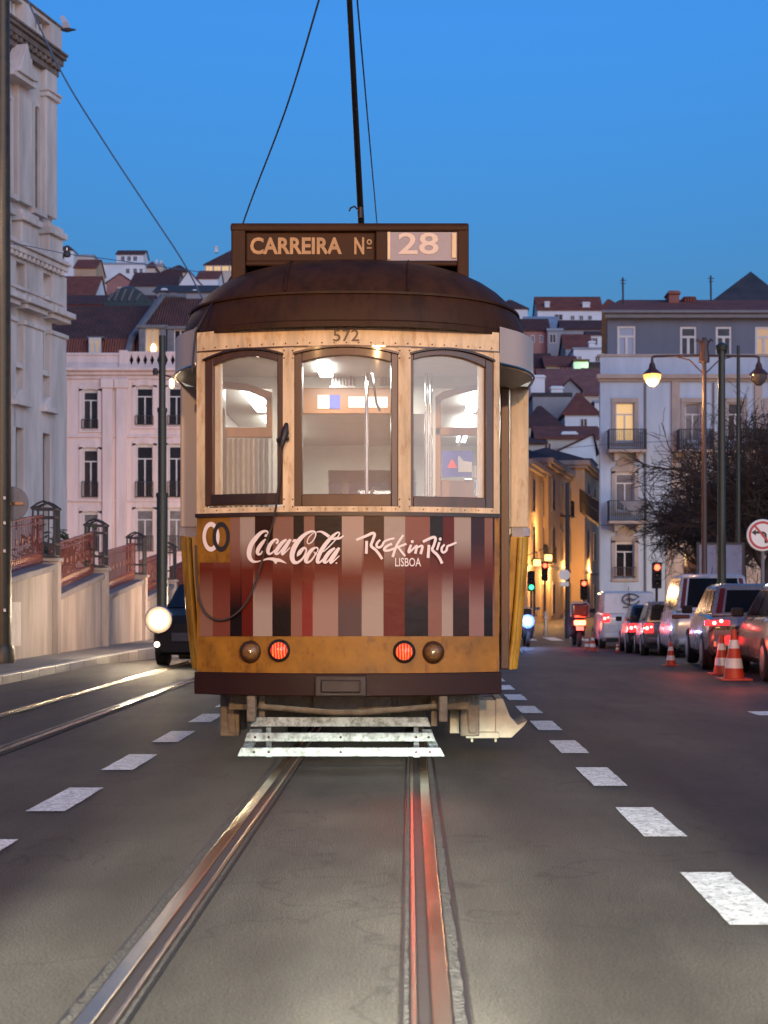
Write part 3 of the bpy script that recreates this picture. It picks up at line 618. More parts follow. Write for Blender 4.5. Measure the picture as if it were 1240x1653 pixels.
mb = MB(); mb.tube([P(768, 800, 10.8), P(768, 776, 10.8), P(750, 776, 10.8)], .016, 8); mb.lathe([(.03, 0), (.03, .09)], tuple(P(768, 772, 10.8)), 10); build('brake_handle', mb, M['chrome'], tram, smooth=40)
# destination box on the roof
YD = 10.75
def db(mb, x0, x1, ya, yb, d0=0, d1=.3, m=0): return bx(mb, x0, x1, ya, yb, d0, d1, m, Y=YD)
mb = MB(); db(mb, 373, 396, 366, 463, 0, .34); db(mb, 738, 757, 366, 466, 0, .34); db(mb, 396, 738, 421, 429, 0, .32); db(mb, 606, 625, 373, 440, -.006, .3)
db(mb, 396, 606, 373, 421, .03, .06)
a, b = P(372, 373, YD), P(757, 358, YD); prof = [(YD-.006, a.z), (YD-.008, b.z-.03), (YD+.01, b.z-.008), (YD+.05, b.z), (YD+.30, b.z), (YD+.34, b.z-.02), (YD+.35, a.z)]
mb.prism([(a.x, y, z) for y, z in prof], (b.x-a.x, 0, 0))
dbx = build('destination_box', mb, M['boxbrown'], tram, bevel=.012)
mb = MB(); db(mb, 625, 738, 374, 420, .012, .03); build('number_blind', mb, mat('number_blind', (.26, .25, .31), .4, var=.15, vs=12), dbx)
for e_ in ((730, 736.5, 376, 416, .0, .011), (626, 630, 374, 418, .004, .011)): mb = MB(); db(mb, *e_); build('blind_edge', mb, M['cream'], dbx)
f = lambda x, y: P(x, y, YD+.007)
mb = text_mesh('28', lambda x, y: P(x, y, YD+.0075), 643, 708, 375.5, 410.5, .015); build('route_number', mb, mat('numeral', (.66, .54, .45), .5), dbx)
for s_, x0, x1 in (('CARREIRA', 404, 552), ('N', 572, 588)):
    mb = text_mesh(s_, lambda x, y: P(x, y, YD+.026), x0, x1, 383, 410.5, .03); build('lettering', mb, M['letter'], dbx)
mb = text_mesh('o', lambda x, y: P(x, y, YD+.026), 592, 600.5, 386, 395, .02); build('lettering', mb, M['letter'], dbx)
mb = MB(); bx(mb, 592, 600, 398, 400, Y=YD, d0=.022, d1=.026); build('lettering', mb, M['letter'], dbx)
mb = MB().box(XC-.74, XC+.58, 11.6, 12.5, 3.5, 3.74); mb.box(XC-.2, XC+.2, 12.6, 14.2, 3.55, 3.70); build('roof_equipment', mb, M['iron'], tram, bevel=.03)
mb = MB(); mb.tube([P(582, 352, 11.0), P(582, 335, 11.0)], .02, 8); mb.tube([P(580, 340, 10.98), P(572, 333, 10.98), P(566, 336, 10.98), P(564, 341, 10.98)], .007, 6); build('pole_catcher', mb, M['iron'], dbx, smooth=50)
mb = MB(); mb.tube([(-.40, 13.4, 3.70), (-.40, 12.1, 4.26), (-.405, 10.6, 4.91), (-.41, 9.0, 5.58)], [.03, .026, .021, .017], 8)
tp = build('trolley_pole', mb, M['black'], tram, smooth=60)
mb = MB(); mb.box(-.43, -.39, 8.9, 9.05, 5.56, 5.62); build('trolley_head', mb, M['iron'], tp)
# rope with its cleat
def rope(pts, r=.008, o=.03): return MB().tube([fpx(x, y, o_ if len(p) > 2 else o) for p in pts for x, y, o_ in [p if len(p) > 2 else (*p, o)]], r, 6)
rp_ = build('pull_rope', rope(catmull([(462, 690), (458, 725), (452, 780), (446, 830), (432, 880), (420, 925), (405, 965), (385, 990), (362, 1001), (340, 994), (326, 970), (321, 930), (320, 880)], 4)), mat('old_rope', (.045, .03, .022), .8), tram, smooth=60)
mb = MB(); mb.tube([fpx(464, 684, .02), fpx(463, 700, .05), fpx(457, 722, .045)], [.012, .03, .018], 8); mb.tube([fpx(450, 712, .03), fpx(468, 708, .04)], .018, 8); build('rope_cleat', mb, M['iron'], tram, smooth=50)
build('pull_rope', MB().tube([P(378, 440, 10.9), P(362, 465, 10.7), P(335, 500, 10.3), P(316, 535, 10.25), P(310, 600, 10.3)], .007, 5), M['iron'], tram)
# underframe and lifeguard tray
mb = MB(); z = .47
mb.box(XC-.85, XC+.85, 10.5, 10.62, .36, .47); mb.box(XC-.75, XC+.55, 10.9, 11.1, .22, .40)
mb.tube([(XC-.62, 10.3, .40), (XC-.1, 10.28, .36), (XC+.1, 10.28, .36), (XC+.62, 10.3, .40)], .022, 8)
mb.lathe([(.08, 0), (.08, .5)], (XC-.2, 10.6, .40), 12, 'x'); mb.box(XC-.25, XC+.3, 10.45, 10.5, .34, .46)
for s_ in (-1, 1): mb.box(XC+s_*.66-.03, XC+s_*.66+.03, 10.2, 10.3, .30, .48)
build('underframe', mb, M['gunk'], tram, bevel=.01)
for s_ in (-1, 1):
    mb = MB(); x0 = XC+s_*.86; mb.box(x0-.05, x0+.05, 10.7, 12.6, .30, .46); mb.box(x0-.07, x0+.07, 10.65, 10.75, .16, .46); mb.box(x0-.04, x0+.08*1, 10.95, 11.05, .18, .44)
    mb.prism([(x0-.03, 10.64, .46), (x0+.03, 10.64, .46), (x0+.05, 10.64, .18), (x0-.01, 10.64, .18)], (0, .03, 0)); build('truck_frame', mb, M['gunk'], tram, bevel=.012)
    for y in (11.6, 13.6):
        wx = XC+s_*.45; mb = MB(); mb.lathe([(.06, -.05), (.30, -.05), (.33, -.05), (.33, .03), (.30, .05), (.06, .05)], (wx, y, .35), 24, 'x'); build('wheel', mb, M['iron'], tram, smooth=40)
mb = MB().box(XC-.45, XC+.45, 11.57, 11.63, .32, .38); mb.box(XC-.45, XC+.45, 13.57, 13.63, .32, .38); build('axle', mb, M['iron'], tram)
YT = 10.35
mb = MB(); bx(mb, 748, 800, 1130, 1186, Y=10.9, d0=0, d1=.3); bx(mb, 726, 744, 1132, 1184, Y=10.8, d0=0, d1=.2); bx(mb, 752, 806, 1182, 1192, Y=10.85, d0=0, d1=.4)
a = P(795, 1128, 10.9); mb.prism([tuple(P(x, y, 10.9)) for x, y in ((800, 1128), (812, 1128), (824, 1158), (836, 1170), (852, 1163), (846, 1172), (826, 1191), (806, 1191), (800, 1180))], (0, .5, 0))
mb.tube([P(762, 1190, 10.9), P(762, 1198, 10.9)], .012, 6); mb.tube([P(800, 1190, 10.9), P(800, 1198, 10.9)], .012, 6)
build('step_casing', mb, mat('beige_casing', (.42, .38, .27), .5, var=.4, vs=6), tram, bevel=.012)
def tray(px, py, up=0.):
    d = py-VY; t = (2448-9.68*d)/(456+.82*d); Y = 9.68+.82*t; return (XX(px, Y), Y, .12+.19*t+up)
def tboard(mb, pts, th=.018): mb.prism([tray(x, y, 0) for x, y in pts], (0, .004, -th))
mb = MB()
for (xa_, xb_, xc_, xd_, lo, hi) in ((383, 718, 711, 389, 1221, 1207), (394, 704, 698, 399, 1197, 1183), (404, 696, 690, 409, 1173, 1158)):   # upright planks
    a_ = tray(xa_, lo); b_ = tray(xb_, lo); Yp = a_[1]; mb.prism([a_, b_, (XX(xc_, Yp), Yp, ZZ(hi, Yp)), (XX(xd_, Yp), Yp, ZZ(hi, Yp))], (0, .022, 0))
lg = build('lifeguard_tray', mb, M['slat'], tram, bevel=.004)
mb = MB()
for pts in ([(389, 1207), (404, 1207), (423, 1173), (404, 1173)], [(697, 1207), (711, 1207), (696, 1173), (681, 1173)]): mb.prism([tray(x, y, -.019) for x, y in pts], (0, .004, -.02))
for x in (430, 668): mb.prism([tray(a, b, -.02) for a, b in ((x, 1210), (x+9, 1210), (x+7, 1165), (x, 1165))], (0, 0, -.03))
build('tray_bearer', mb, M['slat'], lg)
mb = MB(); mb.box(XC-.62, XC-.58, 10.35, 10.5, .26, .48); mb.box(XC+.58, XC+.62, 10.35, 10.5, .26, .48); build('tray_hanger', mb, M['gunk'], lg)

mb = MB()
for py_, xs_ in ((1214, (410, 434, 550, 672, 694)), (1190, (412, 434, 550, 672, 692)), (1165, (416, 434, 550, 671, 688))):
    for x_ in xs_: t_ = tray(x_, py_+7); mb.lathe([(.009, 0), (.007, -.006), (.001, -.007)], (t_[0], t_[1]-.001, ZZ(py_, t_[1])), 8, 'y')
build('bolt_heads', mb, M['iron'], lg)

# ---------------------------------------------------------------- lamps of the place
for x in (-.62, .62): lamp('SPOT', (x, -.6, .62), 7500, (.95, 1, .88), .05, (R(90-15.2), 0, R(1 if x > 0 else -1)), 'own_headlight', 27.4, .25)
lamp('POINT', (4.0, -14, 7.2), 6200, (1, .52, .20), .25, None, 'unseen_sodium_lamp_light')
lamp('POINT', (-6.0, -11, 7.2), 3300, (1, .56, .24), .25, None, 'unseen_sodium_lamp_light')
lamp('POINT', (-6.2, 20, 8.0), 170, (1, .66, .42), .25, None, 'unseen_sodium_lamp_light')

# ---------------------------------------------------------------- generic pieces for buildings
def win(parent, x0, x1, z0, z1, Y, gl, fm=None, arch=0., rec=.18, mull=1, trans=.68, sur=None, surw=.16, proud=.05, inner=.06):
    fm = fm or M['wframe']; mb = MB(); t = inner
    mb.box(x0, x0+t, Y+rec-.06, Y+rec, z0, z1).box(x1-t, x1, Y+rec-.06, Y+rec, z0, z1).box(x0+t, x1-t, Y+rec-.06, Y+rec, z0, z0+t).box(x0+t, x1-t, Y+rec-.06, Y+rec, z1-t-arch*.6, z1)
    if trans: zt = z0+(z1-z0)*trans; mb.box(x0+t, x1-t, Y+rec-.055, Y+rec, zt-t/2, zt+t/2)
    else: zt = z1
    for k in range(mull): xm = x0+(x1-x0)*(k+1)/(mull+1); mb.box(xm-t*.6, xm+t*.6, Y+rec-.065, Y+rec, z0+t, zt-t/2)
    w_ = build('window', mb, fm, parent)
    mb = MB().quad((x0, Y+rec-.02, z0), (x1, Y+rec-.02, z0), (x1, Y+rec-.02, z1), (x0, Y+rec-.02, z1)); build('pane', mb, gl, w_)
    if sur:
        mb = MB(); s_ = surw; mb.box(x0-s_, x0-.003, Y-proud, Y+.02, z0-.1, z1+.003).box(x1+.003, x1+s_, Y-proud, Y+.02, z0-.1, z1+.003)
        if arch:
            n_ = 8; rings = []
            for k in range(n_+1):
                u = k/n_; x = x0-s_+(x1-x0+2*s_)*u; h = arch*(1-(2*u-1)**2); zb = z1-arch*.6+h*.6
                rings.append([(x, Y-proud, zb), (x, Y-proud, z1+s_*.8+h), (x, Y+.16, z1+s_*.8+h), (x, Y+.16, zb)])
            mb.loft(rings)
        else: mb.box(x0-s_, x1+s_, Y-proud-.02, Y+.02, z1+.004, z1+s_+.02)
        mb.box(x0-s_, x1+s_, Y-proud-.03, Y+.03, z0-.2, z0-.101); build('surround', mb, sur, w_)
    return w_
def railing(parent, x0, x1, z0, z1, Y, d, m, sp=.13, name='balcony_railing', bar=.016):
    mb = MB(); mb.box(x0, x1, Y-d-.03, Y-d+.03, z1-.04, z1).box(x0, x1, Y-d-.02, Y-d+.02, z0, z0+.04)
    n_ = max(2, int((x1-x0)/sp))
    for k in range(n_+1): x = x0+(x1-x0)*k/n_; mb.box(x-bar, x+bar, Y-d-bar, Y-d+bar, z0, z1-.04)
    if d > .15:
        for x in (x0, x1): mb.box(x-.02, x+.02, Y-d, Y, z1-.04, z1); mb.box(x-.02, x+.02, Y-d, Y, z0, z0+.04)
        for k in range(1, int(d/sp)): mb.box(x0-bar, x0+bar, Y-k*sp-bar, Y-k*sp+bar, z0, z1-.04).box(x1-bar, x1+bar, Y-k*sp-bar, Y-k*sp+bar, z0, z1-.04)
    return build(name, mb, m, parent)
M['wframe'] = mat('white_window_frame', (.62, .60, .58), .5, var=.15, vs=3)
M['ironrail'] = mat('railing_iron', (.03, .026, .03), .6)
M['pink'] = mat('pink_render', (.78, .62, .58), .85, var=.3, vs=.7, bump=.2, bs=8, streak=True)
M['pinkstone'] = mat('pale_stone_trim', (.74, .60, .57), .8, var=.25, vs=1.5, streak=True)
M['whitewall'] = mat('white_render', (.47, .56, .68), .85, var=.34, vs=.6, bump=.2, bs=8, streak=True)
M['greywall'] = mat('grey_attic_render', (.16, .18, .23), .85, var=.25, vs=.6, streak=True)
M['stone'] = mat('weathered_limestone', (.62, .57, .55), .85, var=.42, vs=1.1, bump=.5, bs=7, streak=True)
M['stonedark'] = mat('dark_limestone', (.20, .16, .14), .9, var=.5, vs=2.2, bump=.6, bs=9)  # darker limestone for cornice, coping and niche back
M['beigestone'] = mat('beige_stone', (.42, .35, .31), .85, var=.25, vs=1.2)
def tile_mat(name, c, c2, sc=14, ax=0):
    m = mat(name, c, .8, var=.5, vs=1.1, var2=c2); n = m.node_tree
    wv = n.nodes.new('ShaderNodeTexWave'); wv.bands_direction = 'XYZ'[ax]; wv.inputs['Scale'].default_value = sc/6.283*1.0; wv.inputs['Distortion'].default_value = .4
    tc = n.nodes.new('ShaderNodeTexCoord'); n.links.new(tc.outputs['Object'], wv.inputs['Vector'])
    bp = n.nodes.new('ShaderNodeBump'); bp.inputs['Strength'].default_value = .9; bp.inputs['Distance'].default_value = .12
    n.links.new(wv.outputs[0], bp.inputs['Height']); n.links.new(bp.outputs[0], n.nodes['Principled BSDF'].inputs['Normal']); return m
M['tile'] = tile_mat('clay_roof_tiles', (.34, .10, .065), (.18, .06, .04)); M['tiledark'] = tile_mat('old_brown_roof_tiles', (.17, .065, .05), (.08, .035, .03))
M['tilepink'] = tile_mat('faded_pink_roof_tiles', (.40, .16, .13), (.26, .10, .085)); M['slate'] = tile_mat('grey_slate', (.11, .10, .11), (.06, .055, .065), 20)
M['lead'] = mat('lead_flashing', (.17, .17, .19), .5, var=.3)

# ---------------------------------------------------------------- pink apartment building (left, behind)
Y0 = 80.0
X_ = lambda px, Y=Y0: XX(px, Y)
Z_ = lambda py, Y=Y0: ZZ(py, Y)
pb = thing('apartment_building', 'pink four-storey apartment building with brown mansard roof behind the railings on the left', 'building', (X_(200), Y0, 0))
cols = [(134, 158), (220, 247), (272, 297), (328, 355)]; rows = [(628, 692), (722, 803), (825, 890)]
xl, xr = X_(20), X_(385); zg = -1
holes = []; wl = []
for ci, (a, b) in enumerate(cols):
    for ri, (c, d) in enumerate(rows):
        if ci: c, d = c-6, d-6 if ri == 0 else d
        h = (X_(a), X_(b), Z_(d), Z_(c)); holes.append(h); wl.append((h, ri, ci))
mb = MB(); holes_wall(mb, xl, xr, zg, Z_(596), Y0, holes, .35); mb.quad((xl, Y0+.36, zg), (xr, Y0+.36, zg), (xr, Y0+.36, Z_(596)), (xl, Y0+.36, Z_(596)))
mb.box(xl, xr, Y0+.4, Y0+13, zg, Z_(597)); build('wall', mb, M['pink'], pb)
for h, ri, ci in wl:
    g = [M['darkglass'], M['curtain'], M['darkglass']][(ri*2+ci*3) % 3]
    win(pb, *h, Y0, g, arch=.22, sur=M['pinkstone'], mull=1, trans=.72, surw=.2)
    railing(pb, h[0]-.03, h[1]+.03, h[2], h[2]+(.5 if ri == 0 else .85), Y0, .12, M['ironrail'], .11)
mb = MB(); mb.box(xl-.1, xr+.1, Y0-.45, Y0+.3, Z_(600), Z_(595)); mb.box(xl, xr, Y0-.25, Y0+.3, Z_(606), Z_(600)); mb.box(xl, xr, Y0-.10, Y0+.1, Z_(612), Z_(606)); build('cornice', mb, M['pinkstone'], pb, bevel=.03)
mb = MB(); mb.box(xl, X_(193), Y0-.1, Y0+.25, Z_(595), Z_(572)); mb.box(xl, X_(193), Y0-.16, Y0+.3, Z_(574), Z_(570)); mb.box(X_(193), X_(207), Y0-.18, Y0+.3, Z_(595), Z_(566)); build('parapet', mb, M['pinkstone'], pb, bevel=.02)
mb = MB(); zt, zb2 = Z_(568), Z_(594); mb.box(X_(207), xr, Y0-.12, Y0+.2, Z_(573), zt); mb.box(X_(207), xr, Y0-.12, Y0+.2, zb2, Z_(590))
x = X_(207); pit = .37
while x < xr:                                            # pierced balustrade with diamond openings
    zc = (Z_(573)+Z_(590))/2; hh = (Z_(573)-Z_(590))/2
    mb.prism([(x, Y0-.1, zc-hh), (x+pit*.5, Y0-.1, zc-hh), (x+pit*.18, Y0-.1, zc), (x+pit*.5, Y0-.1, zc+hh), (x, Y0-.1, zc+hh)], (0, .2, 0))
    mb.prism([(x+pit*.52, Y0-.1, zc-hh), (x+pit, Y0-.1, zc-hh), (x+pit, Y0-.1, zc+hh), (x+pit*.52, Y0-.1, zc+hh), (x+pit*.84, Y0-.1, zc)], (0, .2, 0)); x += pit
build('balustrade', mb, M['pinkstone'], pb)
mb = MB()
for a, b in ((166, 182), (188, 205), (318, 332)):
    mb.box(X_(a), X_(b), Y0-.16, Y0+.1, zg, Z_(612)); mb.box(X_(a)-.08, X_(b)+.08, Y0-.24, Y0+.1, Z_(612)-.5, Z_(612)-.004)
for py in (706, 810): mb.box(xl, xr, Y0-.09, Y0+.05, Z_(py), Z_(py-3))
mb.box(X_(108), X_(109.5), Y0-.1, Y0, zg, Z_(612)); build('pilaster', mb, M['pinkstone'], pb, bevel=.02)
# mansard: steep lower slope, upper slope, hip on the right wing
mb = MB(); a0, a1 = Z_(570), Z_(541)
mb.loft([[(xl, Y0+.5, a0), (X_(215), Y0+.5, a0)], [(xl, Y0+1.1, a1), (X_(211), Y0+1.1, a1)]], False, False)
mb.quad((X_(215), Y0+.55, a0), (xr, Y0+.55, a0), (xr, Y0+1.3, Z_(538)), (X_(215), Y0+1.3, Z_(538)))
r1 = build('roof', mb, M['tile'], pb)
mb = MB(); zr = Z_(488, Y0+4)
mb.quad((xl, Y0+1.12, a1), (X_(210), Y0+1.12, a1), (X_(252, Y0+5), Y0+5, zr), (xl, Y0+5, zr))
mb.quad((X_(212), Y0+1.32, Z_(538)), (xr, Y0+1.32, Z_(538)), (xr, Y0+4.5, Z_(482, Y0+4.5)), (X_(262, Y0+4.5), Y0+4.5, Z_(482, Y0+4.5)))
mb.quad((xl, Y0+5, zr), (xr, Y0+5, zr), (xr, Y0+12, a1), (xl, Y0+12, a1)); build('upper_roof', mb, M['tiledark'], r1)
mb = MB(); mb.tube([(X_(203), Y0+.45, a0), (X_(207), Y0+1.0, a1), (X_(262, Y0+4.6), Y0+4.6, Z_(479, Y0+4.6)), (X_(300, Y0+4.6), Y0+4.6, Z_(479, Y0+4.6))], .2, 6); build('hip_flashing', mb, M['lead'], r1)
for (a, b, c, d, gl) in ((233, 256, 528, 566, M['dimlit']), (279, 300, 530, 566, M['darkglass'])):
    mb = MB(); mb.box(X_(a)-.35, X_(a), Y0+.3, Y0+2.5, a0, Z_(c)).box(X_(b), X_(b)+.35, Y0+.3, Y0+2.5, a0, Z_(c)).box(X_(a)-.45, X_(b)+.45, Y0+.2, Y0+2.8, Z_(c), Z_(c-5)); dm = build('dormer', mb, M['lead'], pb, bevel=.02)
    win(pb, X_(a), X_(b), a0+.05, Z_(c), Y0+.3, gl, mull=1, trans=0, rec=.2)
mb = MB(); p0, p1 = X_(141), X_(161); mb.box(p0-.1, p1+.1, Y0+.42, Y0+1.6, Z_(543), Z_(541)); dm = build('dormer', mb, M['lead'], pb)
win(pb, p0, p1, a0+.02, Z_(543), Y0+.25, M['dimlit'], mull=1, trans=0, inner=.12)
mb = MB().lathe([(.12, 0), (.16, .2), (.05, .4)], (X_(246), Y0+.34, a0+.15), 8); build('lit_lamp', mb, mat('lit_bulb2', (1, .8, .5), .4, emit=(1, .75, .4), es=3), pb)

# ---------------------------------------------------------------- church (far left)
CT = R(15); CY = 55.0; CX = XX(84, CY)
ch = thing('church', 'pale stone baroque church facade with heavy cornices at the left edge', 'church', (CX, CY, 0))
def cp(t, o, z): return (CX - t*math.sin(CT) + o*math.cos(CT), CY - t*math.cos(CT) - o*math.sin(CT), z)   # t along the facade towards us, o out of it
def cpx(px): # facade distance t of a pixel column
    return ((px-VX)/FPX*CY - CX)/((px-VX)/FPX*math.cos(CT) - math.sin(CT))
def cz(py, t=0): return EYE + (VY-py)*(CY-t*math.cos(CT))/FPX
def cbox(mb, t0, t1, o0, o1, z0, z1):
    mb.prism([cp(t0, o0, z0), cp(t0, o1, z0), cp(t1, o1, z0), cp(t1, o0, z0)], (0, 0, z1-z0)); return mb
TE = 7.0
cbk = MB(); cbox(cbk, 0, TE, -9, 0, -.2, cz(60)); build('wall', cbk, M['stone'], ch)
mb = MB()
def pil(a, b, z0, z1, o=.22, cap=.5):
    t0, t1 = sorted((cpx(a), cpx(b))); cbox(mb, t0, t1, -.1, o, z0, z1)
    return t0, t1
zc1, zc2, zc3 = cz(120), cz(425), cz(530)
PILS = [(84, 66), (44, 21), (0, -25)]
for a, b in PILS:
    t0, t1 = pil(a, b, zc2+1.6, zc1-.1); cbox(mb, t0-.06, t1+.06, -.1, .34, cz(168), cz(160)); cbox(mb, t0-.1, t1+.1, -.1, .40, cz(160), cz(156)); cbox(mb, t0-.12, t1+.12, -.1, .42, cz(378), cz(370)); cbox(mb, t0-.2, t1+.2, -.1, .55, cz(388), cz(378)); cbox(mb, t0-.1, t1+.1, -.1, .4, cz(430), cz(388))
for a, b in ((96, 70), (58, 27), (14, -20)):
    t0, t1 = pil(a+0, b, -.2, cz(540), .3); cbox(mb, t0-.08, t1+.08, -.1, .45, cz(520), cz(512)); cbox(mb, t0-.16, t1+.16, -.1, .62, cz(512), cz(503)); cbox(mb, t0-.05, t1+.05, -.1, .38, cz(545), cz(538)); cbox(mb, t0+.05, t1-.05, -.1, .34, cz(503), cz(445))
build('pilaster', mb, M['stone'], ch, bevel=.03)
mb = MB()
def cornice(z, lay, t0=-.35, t1=TE):
    zz = z
    for h, o in lay: cbox(mb, -o*.45, t1, -9.2, o, zz, zz+h-.002); zz += h
cornice(cz(125), [(.22, .24), (.18, .30), (.22, .40), (.14, .50), (.10, .56)])
k = 0
while k*.34 < TE: cbox(mb, k*.34, k*.34+.17, .24, .38, cz(125)+.22, cz(125)+.40); k += 1
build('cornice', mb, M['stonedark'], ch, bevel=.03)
mb = MB(); cornice(cz(452), [(.15, .32), (.14, .40), (.2, .55), (.12, .66), (.08, .58)]); k = 0
while k*.3 < TE: cbox(mb, k*.3, k*.3+.15, .38, .52, cz(452)+.12, cz(452)+.3); k += 1
mb2 = mb; build('lower_cornice', mb, M['stone'], ch, bevel=.03)
mb = MB(); cornice(cz(500), [(.14, .3), (.12, .4)]); build('architrave', mb, M['stone'], ch, bevel=.02)
mb = MB(); cbox(mb, -.1, TE, -.2, .3, cz(101), cz(92)); cbox(mb, -.1, .75, -.4, .35, cz(92), cz(52)); cbox(mb, 1.9, 2.7, -.4, .35, cz(92), cz(52)); cbox(mb, 3.6, TE, -.4, .3, cz(92), cz(50))
for k in range(12): mb.lathe([(.05, 0), (.11, .3), (.05, .6), (.07, .85)], cp(.95+k*.24, .05, cz(92)), 8)
cbox(mb, -.12, TE, -.5, .34, cz(53), cz(47)); build('balustrade', mb, M['stone'], ch)
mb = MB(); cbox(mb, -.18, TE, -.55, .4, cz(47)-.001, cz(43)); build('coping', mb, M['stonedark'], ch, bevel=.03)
def cwin(a, b, c, d, arch):
    t0, t1 = sorted((cpx(a), cpx(b))); mb = MB(); tm = (t0+t1)/2; r = (t1-t0)/2; z0, z1 = cz(d), cz(c)
    outer = []; inner = []
    if arch:
        for k in range(13): a_ = math.pi*k/12; outer.append((tm-(r+.16)*math.cos(a_), z1-r+(r+.16)*math.sin(a_))); inner.append((tm-r*math.cos(a_), z1-r+r*math.sin(a_)))
        outer = [(t0-.16, z0)]+outer+[(t1+.16, z0)]; inner = [(t0, z0)]+inner+[(t1, z0)]
    else: outer = [(t0-.14, z0), (t0-.14, z1+.14), (t1+.14, z1+.14), (t1+.14, z0)]; inner = [(t0, z0), (t0, z1), (t1, z1), (t1, z0)]
    rings = [[cp(a[0], -.01, a[1]), cp(a[0], .12, a[1]), cp(b_[0], .12, b_[1]), cp(b_[0], -.01, b_[1])] for a, b_ in zip(outer, inner)]
    mb.loft(rings); cbox(mb, t0-.25, t1+.25, 0, .28, z0-.18, z0)
    w_ = build('niche' if arch else 'window', mb, M['stone'], ch)
    mb = MB(); mb.poly([cp(t, .012, z) for t, z in inner]); build('pane', mb, M['darkglass'] if not arch else M['stonedark'], w_); return w_
cwin(52, 60, 190, 355, True); cwin(3, 14, 205, 350, False); cwin(60, 66, 540, 605, False); cwin(20, 5, 540, 605, False)
for a, b in ((72, 56), (28, 8)):                         # door heads with little pediments
    t0, t1 = sorted((cpx(a), cpx(b))); mb = MB(); cbox(mb, t0-.1, t1+.1, 0, .55, cz(672), cz(664)); cbox(mb, t0+.05, t1-.05, 0, .3, cz(705), cz(672)); mb.prism([cp(t0-.1, 0, cz(664)), cp((t0+t1)/2, 0, cz(646)), cp(t1+.1, 0, cz(664))], Vector(cp(0, .45, 0))-Vector(cp(0, 0, 0)))
    hd = build('door_hood', mb, M['stone'], ch, bevel=.02)
    mb = MB(); cbox(mb, t0+.15, t1-.15, 0, .06, cz(860), cz(705)); build('doorway', mb, M['darkglass'], ch)
mb = MB(); t0, t1 = cpx(30), cpx(2); t0, t1 = sorted((t0, t1)); mb.prism([cp(t0, .1, cz(170)), cp((t0+t1)/2, .1, cz(110+10)), cp(t1, .1, cz(170))], Vector(cp(0, .7, 0))-Vector(cp(0, .1, 0))); cbox(mb, t0-.2, t1+.2, 0, .6, cz(178), cz(170)); build('pediment', mb, M['stone'], ch, bevel=.02)

# ---------------------------------------------------------------- stepped wall with iron railings along the left pavement
M['wallcon'] = mat('stained_wall_render', (.38, .31, .27), .85, var=.6, vs=1.3, bump=.35, bs=10, streak=True)
M['coping'] = mat('coping_stone', (.22, .19, .19), .8, var=.3, vs=3)
M['redrail'] = mat('rust_red_railing', (.20, .045, .028), .45, var=.4, vs=6)
XW = -6.72
sw = thing('street_wall', 'stepped rendered street wall with sloping coping and stone piers on the left', 'wall', (XW, 30, 0))
ys = [18.7, 23.4, 28.1, 32.6, 37.4, 42.2, 47.0, 52.0]
zlo = [1.25, 1.38, 1.22, 1.22, 1.18, 1.12, 1.1]; zhi = [1.75, 1.82, 1.73, 1.66, 1.6, 1.55, 1.5]
mb = MB(); mc = MB()
for k, (a, b) in enumerate(zip(ys, ys[1:])):
    base = min(gz(b), 0)-.3
    mb.prism([(XW, a, base), (XW, b, base), (XW, b, zhi[k]), (XW, a, zlo[k])], (-.35, 0, 0))
    mc.prism([(XW+.06, a+.13, zlo[k]+.012), (XW+.06, b-.14, zhi[k]-.012), (XW+.06, b-.14, zhi[k]-.13), (XW+.06, a+.13, zlo[k]-.11)], (-.48, 0, 0))
build('wall_panel', mb, M['wallcon'], sw)
build('coping', mc, M['coping'], sw, bevel=.02)
for k, y in enumerate(ys):
    z = (zhi[k-1] if k else 1.7)+.04; mb = MB().box(XW-.42, XW+.10, y-.13, y+.13, -.8, z); mb.box(XW-.46, XW+.14, y-.17, y+.17, z, z+.07); build('pier', mb, M['wallcon'], sw, bevel=.015)
mb = MB(); mb.box(XW+.002, XW+.02, 24.7, 25.6, .35, 1.1); build('pale_patch', mb, mat('pale_patch_render', (.55, .48, .42), .8, var=.3), sw)
rails_ = []
for k, (a, b) in enumerate(zip(ys, ys[1:])):
    if k in (0,) or k > 5: continue
    lab = ['', 'rust red railing section partly behind the leftmost pole', 'rust red railing section right of the first iron pier, below the potted plant', 'rust red railing section between the second and third iron piers', 'short rust red railing section just left of the dark tram pole', 'farthest rust red railing section, behind the dark tram pole'][k]
    r_ = thing('iron_railing', lab, 'railing', (XW-.15, (a+b)/2, zlo[k]), 'railings on the stepped street wall')
    mb = MB(); y0, y1 = a+.3, b-.35; H = .92; slope = lambda y: zlo[k]+(zhi[k]-zlo[k])*(y-a)/(b-a)
    x = XW-.15
    for h in (.10, .24, H-.12, H): mb.tube([(x, y0, slope(y0)+h), (x, y1, slope(y1)+h)], .016 if h != H else .024, 5)
    n_ = 30
    for j in range(n_+1): y = y0+(y1-y0)*j/n_; mb.tube([(x, y, slope(y)+.02), (x, y, slope(y)+H)], .011, 4)
    for j in range(n_):
        y = y0+(y1-y0)*(j+.5)/n_; mb.lathe([(.05, -.01), (.05, .01)], (x, y, slope(y)+.17), 7, 'x'); 
        if j % 3 == 1: mb.lathe([(.06, -.01), (.06, .01)], (x, y, slope(y)+.52), 7, 'x')
    build('bars', mb, M['redrail'], r_)
